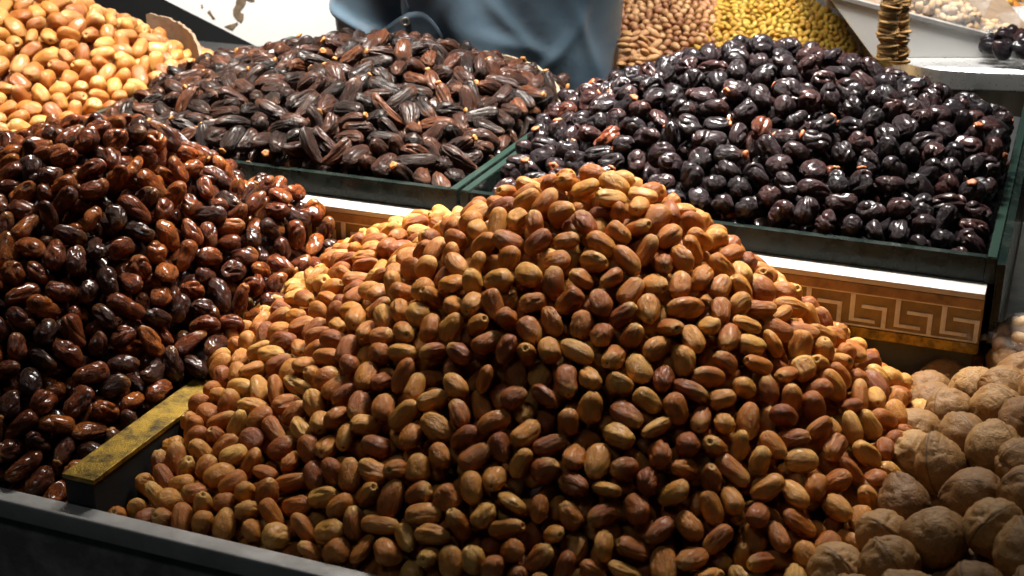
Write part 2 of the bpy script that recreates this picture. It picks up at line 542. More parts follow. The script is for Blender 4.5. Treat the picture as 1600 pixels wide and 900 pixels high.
def date_shape(kind, seed, nt, nr):
    L, Wd, pw, taper, bend, groove, dent, crease = SPEC[kind]
    rs = np.random.RandomState(seed)
    s, q, tr = lat_long(nt, nr)
    x = s[:, 0]
    rad = np.sqrt(np.maximum(0, 1 - x * x))
    pw *= rs.uniform(0.82, 1.25)
    Wd *= rs.uniform(0.90, 1.05)
    L *= rs.uniform(0.88, 1.12)
    if rs.uniform() < 0.35: groove, dent, crease = groove * 2.2, dent * 1.4, crease * 1.7     # a shrivelled one
    taper, bend = taper + rs.normal(0, 0.05), bend * rs.uniform(0, 1.6)
    prof = (1 - np.abs(x) ** pw) ** (1 / 2.1)
    dirn = s[:, 1:] / np.maximum(rad, 1e-6)[:, None]
    dirn[rad < 1e-6] = 0
    th = np.arctan2(s[:, 2], s[:, 1])
    body = np.column_stack([x, dirn * prof[:, None]])
    f1, f2, f3 = waves(rs, 9, 2.6), waves(rs, 9, 4.0), waves(rs, 7, 1.5)
    d = dent * f1(body)
    lengthwise = kind in ('golden', 'long')
    cr = np.abs(f2(body * np.array([0.6, 1.5, 1.5] if lengthwise else [0.95, 0.85, 0.85])))            # sharp folds where a smooth field crosses zero
    d -= crease * np.exp(-(cr / 0.26) ** 2)
    k = rs.randint(4, 7)
    d += groove * np.sin(k * th + 2.2 * f3(body) + rs.uniform(0, 6)) * np.minimum(1, prof * 1.2)
    k2 = rs.randint(6, 9)                                         # thin lengthwise wrinkles
    wr = np.sin(k2 * th / 2 * 2 + 1.6 * f1(body * np.array([1.2, 0.5, 0.5])) + rs.uniform(0, 6))
    if lengthwise: d -= groove * 1.3 * np.exp(-(wr / 0.38) ** 2) * np.minimum(1, prof * 1.1)
    r = prof * (1 + d) * (1 - taper * x)
    y, z = dirn[:, 0] * r, dirn[:, 1] * r * rs.uniform(0.74, 1.0)
    xx = x + 0.05 * f3(body * 1.3) * prof
    rho = np.hypot(y, z)
    if kind == 'golden':                                         # small pit at the stem end
        xx = xx - np.where(x > 0.4, 0.17 * np.exp(-(rho / 0.20) ** 2), 0) + np.where(x > 0.4, 0.05 * np.exp(-((rho - 0.3) / 0.1) ** 2), 0)
    z = z + bend * 2 * (x * x - 0.3)
    v = np.column_stack([xx * L / 2, y * Wd / 2, z * Wd / 2])
    lco = np.column_stack([x, dirn * prof[:, None]])
    return v, q, tr, lco


def walnut_shape(seed, nt=44, nr=30):
    rs = np.random.RandomState(seed)
    s, q, tr = lat_long(nt, nr)
    f1, f2, f3 = waves(rs, 10, 5.5), waves(rs, 10, 10.0), waves(rs, 8, 2.0)
    y = s[:, 1]
    d = 0.03 * f3(s) - 0.085 * np.exp(-(f1(s * np.array([0.6, 1, 1])) / 0.22) ** 2) - 0.05 * np.exp(-(f2(s) / 0.3) ** 2)
    seam = np.exp(-(y / 0.13) ** 2)
    d = d * (1 - 0.7 * seam) + 0.10 * seam - 0.075 * np.exp(-(y / 0.04) ** 2)
    r = 1 + d + 0.16 * np.maximum(0, s[:, 0]) ** 10
    v = s * r[:, None] * np.array([0.0246, 0.0233, 0.0226])
    return v, q, tr, s.copy()


def blob_shape(seed, L, Wd, Hd, nt=10, nr=7, amp=0.08, k=3.0, point=0.0):
    rs = np.random.RandomState(seed)
    s, q, tr = lat_long(nt, nr)
    f = waves(rs, 7, k)
    r = 1 + amp * f(s)
    sh = 1 - point * np.maximum(0, s[:, 0])
    v = np.column_stack([s[:, 0] * L / 2, s[:, 1] * sh * Wd / 2, s[:, 2] * sh * Hd / 2]) * r[:, None]
    return v, q, tr, s.copy()


def cap_shape(seed, r=0.0048):
    """five-lobed dried calyx with a small pit, sitting on the +X end"""
    rs = np.random.RandomState(seed)
    s, q, tr = lat_long(14, 7)
    th = np.arctan2(s[:, 2], s[:, 1])
    lobes = 1 + 0.14 * np.sin(5 * th + rs.uniform(0, 6)) + 0.07 * np.sin(3 * th + rs.uniform(0, 6))
    rho = np.hypot(s[:, 1], s[:, 2])
    x = s[:, 0] * 0.55 - np.where(s[:, 0] > 0, 0.45 * np.exp(-(rho / 0.3) ** 2), 0)
    v = np.column_stack([x, s[:, 1] * lobes, s[:, 2] * lobes]) * r
    return v, q, tr, s.copy()


# ---------------------------------------------------------------- heaps: pieces packed against each other over a mound
def mound(u0, v0, z0, base, AL, AR, BF, BB, e=0.16):
    H = z0 - base
    def h(u, v):
        du = (u - u0) / np.where(u < u0, AL, AR)
        dv = (v - v0) / np.where(v < v0, BF, BB)
        s = np.sqrt(du * du + dv * dv)
        c = (np.sqrt(s * s + e * e) - e) / (math.sqrt(1 + e * e) - e)
        return base + H * np.maximum(0.0, 1 - c)
    return h


def pack(seed, h, inside, box, L, Wd, Hd=None, layers=2, dens=0.80, iters=50, tilt=0.35, ns=3, wall=None, keep_fn=None):
    """scatter pieces over the mound in layers and push overlapping ones apart; returns centres, axes, layer"""
    rs = np.random.RandomState(seed)
    u0, u1, v0, v1 = box
    eps = 0.003
    def slope(u, v):
        return (h(u + eps, v) - h(u - eps, v)) / (2 * eps), (h(u, v + eps) - h(u, v - eps)) / (2 * eps)
    C, A, LY = [], [], []
    foot = L * Wd * 0.86
    for ly in range(layers):
        m = 60000
        u, v = rs.uniform(u0, u1, m), rs.uniform(v0, v1, m)
        su, sv = slope(u, v)
        ar = np.sqrt(1 + su * su + sv * sv)
        keep = (rs.uniform(0, 2.2, m) < ar) & inside(u, v)
        total = (u1 - u0) * (v1 - v0) * ar[inside(u, v)].mean() * inside(u, v).mean()
        n = int(total / foot * dens)
        idx = np.nonzero(keep)[0]
        # spread by best-candidate thinning
        cand = np.column_stack([u[idx], v[idx]])[: n * 7]
        chosen = []
        cell = math.sqrt(foot) * 0.72
        grid = {}
        for i, (a, b) in enumerate(cand):
            g = (int(a / cell), int(b / cell))
            ok = True
            for da in (-1, 0, 1):
                for db in (-1, 0, 1):
                    for (ca, cb) in grid.get((g[0] + da, g[1] + db), ()):
                        if (a - ca) ** 2 + (b - cb) ** 2 < cell * cell: ok = False; break
                    if not ok: break
                if not ok: break
            if ok:
                grid.setdefault(g, []).append((a, b)); chosen.append(i)
                if len(chosen) >= n: break
        uu, vv = cand[chosen, 0], cand[chosen, 1]
        su, sv = slope(uu, vv)
        nrm = np.column_stack([-su, -sv, np.ones(len(uu))]); nrm /= np.linalg.norm(nrm, axis=1)[:, None]
        zz = h(uu, vv) - (0.5 + 0.85 * ly) * Wd / nrm[:, 2]
        a = rs.normal(size=(len(uu), 3))
        a -= nrm * (a * nrm).sum(1)[:, None]
        a /= np.linalg.norm(a, axis=1)[:, None]
        a += nrm * rs.normal(0, tilt, len(uu))[:, None]
        a /= np.linalg.norm(a, axis=1)[:, None]
        C.append(np.column_stack([uu, vv, zz])); A.append(a); LY.append(np.full(len(uu), ly))
    C, A, LY = np.concatenate(C), np.concatenate(A), np.concatenate(LY)
    if keep_fn is not None:
        kp = keep_fn(C, LY)
        C, A, LY = C[kp], A[kp], LY[kp]
    N = len(C)
    rad = Wd / 2 * 0.97
    hl = max(0.0, L / 2 - rad)
    ts = np.linspace(-hl, hl, ns)
    for it in range(iters):
        if it % 7 == 0:
            order = np.argsort(C[:, 0])
            I, J = [], []
            cs = C[order]
            reach = L + 0.004
            hi = np.searchsorted(cs[:, 0], cs[:, 0] + reach)
            for i in range(N):
                js = np.arange(i + 1, hi[i])
                if len(js) == 0: continue
                dd = cs[js] - cs[i]
                js = js[(dd * dd).sum(1) < reach * reach]
                I.append(np.full(len(js), order[i])); J.append(order[js])
            I, J = np.concatenate(I), np.concatenate(J)
        dC = np.zeros_like(C); dA = np.zeros_like(A); cnt = np.zeros(N)
        for ta in ts:
            pa = C[I] + A[I] * ta
            for tb in ts:
                pb = C[J] + A[J] * tb
                d = pb - pa
                ln = np.sqrt((d * d).sum(1)) + 1e-9
                ov = 2 * rad - ln
                mk = ov > 0
                if not mk.any(): continue
                i, j = I[mk], J[mk]
                push = d[mk] / ln[mk][:, None] * (ov[mk] * 0.5)[:, None]
                np.add.at(dC, i, -push); np.add.at(dC, j, push)
                np.add.at(cnt, i, 1); np.add.at(cnt, j, 1)
                if hl > 0:
                    np.add.at(dA, i, -push * (ta / (hl * hl)) * 0.5); np.add.at(dA, j, push * (tb / (hl * hl)) * 0.5)
        w = 1.0 / np.maximum(1, cnt * 0.55)
        C += dC * w[:, None]
        A += dA * w[:, None]
        A /= np.linalg.norm(A, axis=1)[:, None]
        # settle towards the mound
        su, sv = slope(C[:, 0], C[:, 1])
        zt_ = h(C[:, 0], C[:, 1]) - (0.5 + 0.85 * LY) * Wd * np.sqrt(1 + su * su + sv * sv)
        k = np.where(C[:, 2] > zt_, 0.16, 0.10) * (1.0 if it < iters - 8 else 0.3)
        C[:, 2] += (zt_ - C[:, 2]) * k
        for ax, lo, hi_ in ((0, u0, u1), (1, v0, v1)):           # ends stay inside the tray
            ext = np.abs(A[:, ax]) * hl + rad
            C[:, ax] = np.minimum(np.maximum(C[:, ax], lo + ext), hi_ - ext)
        if wall is not None: wall(C, rad)
    return C, A, LY


def frames(C, A, rs):
    """rotation matrices (world) with X along the piece, random roll"""
    Rw = np.array([[CY, SY, 0], [-SY, CY, 0], [0, 0, 1.0]])     # counter -> world
    Aw = A @ Rw.T
    Cw = C @ Rw.T + np.array([0, 0, CAMZ])
    Aw = Aw * np.where(rs.uniform(size=len(Aw)) < 0.5, -1, 1)[:, None]
    t = rs.normal(size=Aw.shape)
    Y = np.cross(Aw, t); Y /= np.linalg.norm(Y, axis=1)[:, None]
    Z = np.cross(Aw, Y)
    return Cw, np.stack([Aw, Y, Z], -1)                          # columns = axes


HEAPS = []


def zones(first, *rest):
    """first matching phrase for a place in the heap: (test, phrase) pairs, then the default"""
    def f(x, y):
        for test, phrase in rest:
            if test(x, y): return phrase
        return first
    return f


WORDS = dict(
    golden=(('pale yellow', 'golden orange', 'reddish brown'), 'barrel date',
            zones('halfway down the big front heap', (lambda x, y: 540 < y < 620 and 640 < x < 1130, 'just below the middle of the front heap'), (lambda x, y: 430 < y <= 540 and 640 < x < 900, 'on the upper front slope facing the divider'), (lambda x, y: 430 < y <= 540 and 900 < x < 1180, 'on the upper front slope facing the walnuts'), (lambda x, y: y < 370, 'at the crest of the big front heap'), (lambda x, y: x < 520 and y > 520, 'beside the gilt divider'),
                  (lambda x, y: x < 640 and y <= 520, 'on the shoulder of the front heap'), (lambda x, y: x > 1180 and y < 560, 'below the key patterned ledge'),
                  (lambda x, y: x > 1130, 'next to the walnuts'), (lambda x, y: y > 740, 'at the foot of the front heap'), (lambda x, y: y < 540, 'high on the big front heap'))),
    syrup=(('orange brown glossy', 'dark red glossy', 'blackish glossy'), 'syrupy date',
           zones('beside the gilt divider', (lambda x, y: y < 240, 'at the tip of the syrupy heap'), (lambda x, y: y < 310 and x < 230, 'high up at the frame edge'), (lambda x, y: y < 310, 'high on the syrupy heap'), (lambda x, y: x < 170 and y < 620, 'low down at the frame edge'),
                 (lambda x, y: y < 400, 'on the upper slope by the ledge'), (lambda x, y: y > 620, 'near the steel rail'),
                 (lambda x, y: x > 380, 'on the flank facing the golden dates'))),
    long=(('reddish', 'dark brown', 'blackish'), 'long wrinkled date',
          zones('midway in its tray', (lambda x, y: y < 95, 'below the blue coat'), (lambda x, y: y > 220, 'along its glass tray front'),
                (lambda x, y: x < 300, 'next to the caramel dates'), (lambda x, y: x > 720, 'next to the black dates'))),
    black=(('purplish black', 'jet black', 'brownish black'), 'plump date',
           zones('midway in its glass tray', (lambda x, y: y < 120, 'below the nuts and raisins'), (lambda x, y: y > 310, 'along its glass tray front'),
                 (lambda x, y: x < 960, 'next to the long brown dates'), (lambda x, y: x > 1400, 'near the glass end of the tray'))),
    caramel=(('honey yellow', 'caramel orange', 'red caramel'), 'plump date',
             zones('halfway down the far corner heap', (lambda x, y: y < 60, 'high on the far corner heap'), (lambda x, y: y > 150, 'at the foot of the far corner heap'), (lambda x, y: x > 190, 'near the card liner'))),
    walnut=(('light tan', 'brown', 'dark brown'), 'walnut',
            zones('in the heap beside the golden dates', (lambda x, y: y < 620, 'under the end of the patterned ledge'), (lambda x, y: y > 800, 'in the bottom corner of the counter'), (lambda x, y: x > 1500, 'against the frame edge'))),
    nut=(('light tan', 'red brown', 'dark brown'), 'small nut',
         zones('in the heap beside the blue coat', (lambda x, y: x > 1080, 'in the nut heap next to the raisins'), (lambda x, y: y < 25, 'near the top of the nut heap'))),
    raisin=(('green gold', 'yellow', 'amber'), 'raisin',
            zones('in the golden raisin heap', (lambda x, y: x > 1250, 'on the raisin slope by the white panel'), (lambda x, y: y < 25, 'near the top of the raisin heap'))),
    fardate=(('purplish black', 'dark', 'black'), 'wrinkled date', zones('at the end of the white panel')),
)


def heap(key, C, A, LY, size, variants, lows, mats, name, label, cat, group, mass_name, mass_label, core=None, caps=None, cap_rate=0.0,
         cap_name='stem_cap', seed=1, limit=300, svar=0.14, cut_layers=9):
    rs = np.random.RandomState(seed)
    tones, noun, zone = WORDS[key]
    Cw, R = frames(C, A, rs)
    HEAPS.append(dict(tones=tones, noun=noun, zone=zone, key=key, C=Cw, R=R, LY=LY, size=size, variants=variants, lows=lows, mats=mats, name=name, label=label, cat=cat,
                      group=group, mass_name=mass_name, mass_label=mass_label, core=core, caps=caps, cap_name=cap_name, limit=limit,
                      S=1 + rs.uniform(-svar, svar, (len(C), 3)), var=rs.randint(0, len(variants), len(C)), rnd=rs.uniform(0.02, 1, len(C)),
                      cap=rs.uniform(size=len(C)) < cap_rate))


def core_grid(h, box, inside, drop, n=46):
    """the buried body of a heap, below the pieces"""
    u = np.linspace(box[0], box[1], n); v = np.linspace(box[2], box[3], n)
    U, V = np.meshgrid(u, v, indexing='ij')
    Z = h(U, V) - drop
    Rw = np.array([[CY, SY, 0], [-SY, CY, 0], [0, 0, 1.0]])
    P_ = np.stack([U, V, np.maximum(Z, Z1 - 0.02)], -1).reshape(-1, 3) @ Rw.T + np.array([0, 0, CAMZ])
    i = np.arange(n - 1)[:, None] * n; j = np.arange(n - 1)[None]
    q = np.stack([i + j, i + n + j, i + n + j + 1, i + j + 1], -1).reshape(-1, 4)
    ok = inside(U, V).reshape(-1)
    q = q[ok[q].all(1)]
    return P_, q


allin = lambda u, v: np.ones(np.shape(u), bool)

# front golden dates
hg1 = mound(-0.382, 1.165, -0.382, Z1 + 0.028, 0.40, 0.375, 0.345, 0.27, 0.24)
hg2 = mound(-0.585, 1.26, -0.482, Z1 + 0.028, 0.27, 0.40, 0.44, 0.30, 0.25)
hg = lambda u, v: np.maximum(hg1(u, v), hg2(u, v))
hw = mound(0.13, 1.13, -0.502, Z1 + 0.02, 0.36, 0.5, 0.60, 0.5, 0.3)
bg = (-0.790, -0.070, RAIL_V + 0.024, LEDGE_V - 0.002)
over = lambda v: np.clip((v - 1.03) / 0.10, 0, 1)            # towards the back the golden dates spill over the divider
in_g = lambda u, v: (u < -0.128 + 0.055 * np.clip((v - 0.9) / 0.3, 0, 1)) & (u > -0.716 - 0.065 * over(v))


def wall_g(C, rad):
    lim = -0.7195 + rad - 0.075 * over(C[:, 1])
    C[:, 0] = np.maximum(C[:, 0], lim)
    on = (C[:, 0] < -0.721 + rad * 0.6)
    C[:, 2] = np.where(on & (C[:, 1] > 1.03), np.maximum(C[:, 2], -0.5985 + rad), C[:, 2])
C, A, LY = pack(11, hg, in_g, bg, *SPEC['golden'][:2], layers=3, dens=0.86, tilt=0.55, wall=wall_g, keep_fn=lambda C, LY: (LY == 0) | (C[:, 0] > -0.700))
variants = [date_shape('golden', 100 + i, 44, 24) for i in range(22)]
lows = [date_shape('golden', 100 + i, 20, 11) for i in range(22)]
heap('golden', C, A, LY, SPEC['golden'][:2], variants, lows, ['golden'], 'golden_date',
     'golden brown barrel shaped date in the big front heap below the patterned ledge', 'date', 'golden dates in the front heap',
     'golden_date_mass', 'rest of the golden brown dates filling the big front heap', core_grid(hg, bg, lambda u, v: in_g(u, v) & (u > -0.715), 0.075), seed=5)

# syrupy brown dates, front row left
hs1 = mound(-0.925, 1.19, -0.394, Z1 + 0.026, 0.60, 0.235, 0.44, 0.34, 0.22)
hs2 = mound(-0.80, 1.285, -0.478, Z1 + 0.022, 0.40, 0.16, 0.40, 0.30, 0.2)
hs = lambda u, v: np.maximum(hs1(u, v), hs2(u, v))
bs = (-1.22, -0.700, RAIL_V + 0.024, LEDGE_V - 0.002)
in_s = lambda u, v: u < -0.756 + 0.05 * over(v)


def wall_s(C, rad):
    C[:, 0] = np.minimum(C[:, 0], -0.753 - rad + 0.07 * over(C[:, 1]))
    on = (C[:, 0] > -0.753 - rad * 0.6) & (C[:, 1] > 1.03)
    C[:, 2] = np.where(on, np.maximum(C[:, 2], -0.6045 + rad), C[:, 2])


C, A, LY = pack(12, hs, in_s, bs, *SPEC['syrup'][:2], layers=3, dens=0.92, ns=3, tilt=0.5, wall=wall_s, keep_fn=lambda C, LY: (LY == 0) | (C[:, 0] < -0.775))
heap('syrup', C, A, LY, SPEC['syrup'][:2], [date_shape('syrup', 200 + i, 44, 26) for i in range(16)], [date_shape('syrup', 200 + i, 22, 12) for i in range(16)],
     ['syrup', 'cap'], 'syrup_date', 'glossy syrup coated reddish brown date in the heap beside the gilt divider', 'date', 'syrupy dates beside the gilt divider',
     'syrup_date_mass', 'rest of the glossy reddish brown dates beside the gilt divider', core_grid(hs, bs, lambda u, v: u < -0.76, 0.075), seed=6,
     caps=[cap_shape(300 + i, 0.0042) for i in range(4)], cap_rate=0.05)

# long dark dates, back row
hl_ = mound(-0.840, 1.67, -0.396, Z2 + 0.020, 0.46, 0.34, 0.40, 0.27, 0.2)
bl = (-1.160, -0.618, GL + 0.011, 1.80)
C, A, LY = pack(13, hl_, allin, bl, *SPEC['long'][:2], layers=3, dens=0.95, ns=4, tilt=0.35)
heap('long', C, A, LY, SPEC['long'][:2], [date_shape('long', 400 + i, 52, 28) for i in range(16)], [date_shape('long', 400 + i, 26, 14) for i in range(16)],
     ['long', 'cap'], 'long_date', 'long wrinkled dark brown date in the heap in front of the blue coat', 'date', 'long dark dates in the middle glass tray',
     'long_date_mass', 'rest of the long dark brown dates in the middle glass tray', core_grid(hl_, bl, allin, 0.055), seed=7,
     caps=[cap_shape(500 + i, 0.0046) for i in range(5)], cap_rate=0.32)

# black round dates, back row
hb = mound(-0.325, 1.635, -0.348, Z2 + 0.020, 0.37, 0.50, 0.31, 0.25, 0.20)
bb = (-0.590, -0.046, GL + 0.011, 1.80)
C, A, LY = pack(14, hb, allin, bb, *SPEC['black'][:2], layers=3, dens=0.88, ns=3, tilt=0.6)
heap('black', C, A, LY, SPEC['black'][:2], [date_shape('black', 600 + i, 44, 30) for i in range(16)], [date_shape('black', 600 + i, 22, 13) for i in range(16)],
     ['black', 'cap_orange'], 'black_date', 'plump shiny black date in the heap below the raisins', 'date', 'black round dates in the glass tray',
     'black_date_mass', 'rest of the plump shiny black dates in the glass tray', core_grid(hb, bb, allin, 0.075), seed=8,
     caps=[cap_shape(700 + i, 0.0052) for i in range(5)], cap_rate=0.22)

# caramel dates, back row left end
hc = mound(-1.46, 1.69, -0.372, Z2 + 0.012, 0.5, 0.33, 0.36, 0.27, 0.2)
bc = (-1.66, -1.19, GL + 0.011, 1.86)
SPEC['caramel'] = (0.0345, 0.0245) + SPEC['golden'][2:]
C, A, LY = pack(15, hc, allin, bc, *SPEC['caramel'][:2], layers=2, dens=0.90)
M['caramel'] = fruit_material('caramel_date_skin', [(0.0, (0.56, 0.29, 0.07)), (0.5, (0.44, 0.165, 0.032)), (1.0, (0.25, 0.072, 0.016))],
                              (0.66, 0.42, 0.15), 0.8, (0.42, 0.14, 0.03), 0.5, 0.33, 0.2, 0.4, 0.0025, ring=True, coat_rough=0.2)


def as_kind(kind, shape):
    v, q, tr, lco = shape
    return v * (SPEC[kind][0] / SPEC['golden'][0]), q, tr, lco


heap('caramel', C, A, LY, SPEC['caramel'][:2], [as_kind('caramel', date_shape('golden', 800 + i, 26, 18)) for i in range(10)],
     [as_kind('caramel', date_shape('golden', 800 + i, 18, 11)) for i in range(10)], ['caramel'], 'caramel_date',
     'bright caramel coloured date in the heap beside the dark recess and white board', 'date', 'caramel dates in the far corner tray',
     'caramel_date_mass', 'rest of the bright caramel dates in the far corner tray', core_grid(hc, bc, allin, 0.06), seed=9)

# walnuts, front row right end
t = NT('walnut_shell')
r = t.rnd(); co = t.lco()
p_ = t.vmath('ADD', co, t.vmath('SCALE', (13.1, 7.7, 29.3), scale=t.math('MULTIPLY', r, 9.0)))
n1 = t.noise(p_, 1.6, 4, 0.6); n2 = t.noise(p_, 6.0, 5, 0.65, 0.5)
c = t.ramp(r, [(0, (0.40, 0.225, 0.075)), (0.6, (0.30, 0.155, 0.047)), (1, (0.20, 0.095, 0.028))])
c = t.mix(t.math('MULTIPLY', t.rng(n2, 0.45, 0.7), 0.55), c, (0.17, 0.08, 0.032))
sp_ = t.n('ShaderNodeSeparateXYZ'); t.l(co, sp_.inputs[0])
c = t.mix(t.math('MULTIPLY', t.rng(t.math('ABSOLUTE', sp_.outputs[1]), 0.035, 0.012), 0.8), c, (0.06, 0.03, 0.014))
t.set(color=c, rough=0.62)
t.bump(t.math('ADD', n2, t.math('MULTIPLY', t.math('ABSOLUTE', t.math('SUBTRACT', t.noise(p_, 3.5, 3, 0.6, 0.8), 0.5)), 2.0)), 0.5, 0.002)
M['walnut'] = t.m
bw = (-0.162, 0.26, RAIL_V + 0.024, LEDGE_V + 0.10)
in_w = lambda u, v: (u > -0.138 + 0.060 * np.clip((v - 0.9) / 0.3, 0, 1))
C, A, LY = pack(16, hw, in_w, bw, 0.0480, 0.0460, layers=2, dens=0.92, ns=1, tilt=1.0)
heap('walnut', C, A, LY, (0.0490, 0.046), [walnut_shape(900 + i) for i in range(10)], [walnut_shape(900 + i, 26, 16) for i in range(10)], ['walnut'],
     'walnut', 'whole tan walnut in the heap at the end of the front counter', 'walnut', 'walnuts on the front counter',
     'walnut_mass', 'rest of the tan walnuts at the end of the front counter', core_grid(hw, bw, in_w, 0.10), seed=10, svar=0.08)


# small nuts and raisins on the wing behind, dark dates at its far end
def UV(p):
    return (p[0] * CY - p[1] * SY, p[0] * SY + p[1] * CY, p[2] - CAMZ)


nu, nv, nz = UV(at(1060, -28, 2.42))
hn = mound(nu, nv, nz, -0.575, 0.30, 0.33, 0.36, 0.4, 0.15)
bn = (nu - 0.16, nu + 0.17, nv - 0.34, nv + 0.05)
M['nut'] = fruit_material('nut_skin', [(0.0, (0.52, 0.30, 0.13)), (0.5, (0.36, 0.16, 0.06)), (1.0, (0.22, 0.08, 0.03))], (0.55, 0.36, 0.18), 0.5,
                          (0.20, 0.08, 0.03), 0.5, 0.5, 0.0, 0.2, 0.001)
M['raisin'] = fruit_material('raisin_skin', [(0.0, (0.52, 0.36, 0.05)), (0.5, (0.58, 0.34, 0.035)), (1.0, (0.50, 0.23, 0.02))], (0.5, 0.36, 0.06), 0.4,
                             (0.30, 0.18, 0.02), 0.6, 0.4, 0.2, 0.6, 0.001, stretch=(0.8, 2.5, 2.5))
C, A, LY = pack(21, hn, allin, bn, 0.0165, 0.0125, layers=2, dens=0.9, ns=2, tilt=0.5, iters=36)
heap('nut', C, A, LY, (0.0165, 0.0125), [blob_shape(40 + i, 0.0165, 0.0125, 0.0115, 12, 8, 0.05, 3.0, 0.25) for i in range(6)],
     [blob_shape(40 + i, 0.0165, 0.0125, 0.0115, 8, 5, 0.05, 3.0, 0.25) for i in range(6)], ['nut'], 'small_nut', '', 'nut', 'small brown nuts in the heap by the coat',
     'nut_mass', 'rest of the small brown nuts heaped beside the blue coat', core_grid(hn, bn, allin, 0.03), seed=31)
ru, rv, rz = UV(at(1192, -28, 2.40))
hr = mound(ru, rv, rz, -0.575, 0.30, 0.30, 0.36, 0.4, 0.15)
br = (ru - 0.11, ru + 0.26, rv - 0.36, rv + 0.05)
C, A, LY = pack(22, hr, allin, br, 0.0150, 0.0100, layers=2, dens=0.95, ns=2, tilt=0.6, iters=36)
heap('raisin', C, A, LY, (0.0150, 0.0100), [blob_shape(60 + i, 0.0155, 0.0100, 0.0085, 12, 8, 0.10, 4.0, 0.15) for i in range(8)],
     [blob_shape(60 + i, 0.0155, 0.0100, 0.0085, 8, 5, 0.10, 4.0, 0.15) for i in range(8)], ['raisin'], 'raisin', '', 'raisin', 'golden raisins in the heap by the white panel',
     'raisin_mass', 'rest of the golden raisins heaped beside the white panel', core_grid(hr, br, allin, 0.025), seed=32)
fu, fv, fz = UV(at(1625, 62, 2.10))
hf = mound(fu, fv, fz + 0.012, -0.462, 0.14, 0.14, 0.14, 0.14, 0.3)
bf = (fu - 0.085, fu + 0.06, fv - 0.07, fv + 0.06)
C, A, LY = pack(23, hf, allin, bf, *SPEC['syrup'][:2], layers=1, dens=0.95, ns=3, iters=30)
heap('fardate', C, A, LY, SPEC['syrup'][:2], [date_shape('syrup', 260 + i, 24, 16) for i in range(5)], [date_shape('syrup', 260 + i, 16, 10) for i in range(5)],
     ['black'], 'dark_date', '', 'date', 'dark dates at the end of the white panel', 'dark_date_mass', 'rest of the dark dates at the end of the white panel',
     None, seed=33)


# ---------------------------------------------------------------- which pieces show largest: a small depth picture of the place
def show_counts():
    GW, GH = 800, 450
    pts, ids = [], []
    s, _, _ = lat_long(12, 9)
    base = 0
    for H in HEAPS:
        L, Wd = H['size']
        loc = s * np.array([L / 2, Wd / 2, Wd / 2])
        P_ = np.einsum('nij,kj->nki', H['R'], loc) + H['C'][:, None]
        pts.append(P_.reshape(-1, 3)); ids.append(np.repeat(np.arange(len(H['C'])) + base, len(s)))
        H['base'] = base
        base += len(H['C'])
    P_ = np.concatenate(pts); I = np.concatenate(ids)
    d = P_ - np.array([0, 0, CAMZ])
    zc = d[:, 1] * CP - d[:, 2] * SP
    yc = d[:, 1] * SP + d[:, 2] * CP
    px = (d[:, 0] / zc * FPX / 1600 + 0.5) * GW
    py = (0.5 * 900 / 1600 - yc / zc * FPX / 1600) * GW
    buf = np.full(GW * GH, 9.0); who = np.full(GW * GH, -1)
    R_ = 4                                                     # each surface point covers a small patch
    for dx in range(-R_, R_ + 1):
        for dy in range(-R_, R_ + 1):
            if dx * dx + dy * dy > R_ * R_: continue
            x = (px + dx).astype(int); y = (py + dy).astype(int)
            ok = (x >= 0) & (x < GW) & (y >= 0) & (y < GH)
            k = y[ok] * GW + x[ok]; z = zc[ok]; ii = I[ok]
            o = np.argsort(-z, kind='stable')
            k, z, ii = k[o], z[o], ii[o]
            b2 = np.full(GW * GH, 9.0); w2 = np.full(GW * GH, -1)
            b2[k] = z; w2[k] = ii
            m = b2 < buf - 1e-4
            buf[m] = b2[m]; who[m] = w2[m]
    return np.bincount(who[who >= 0], minlength=base)


counts = show_counts()


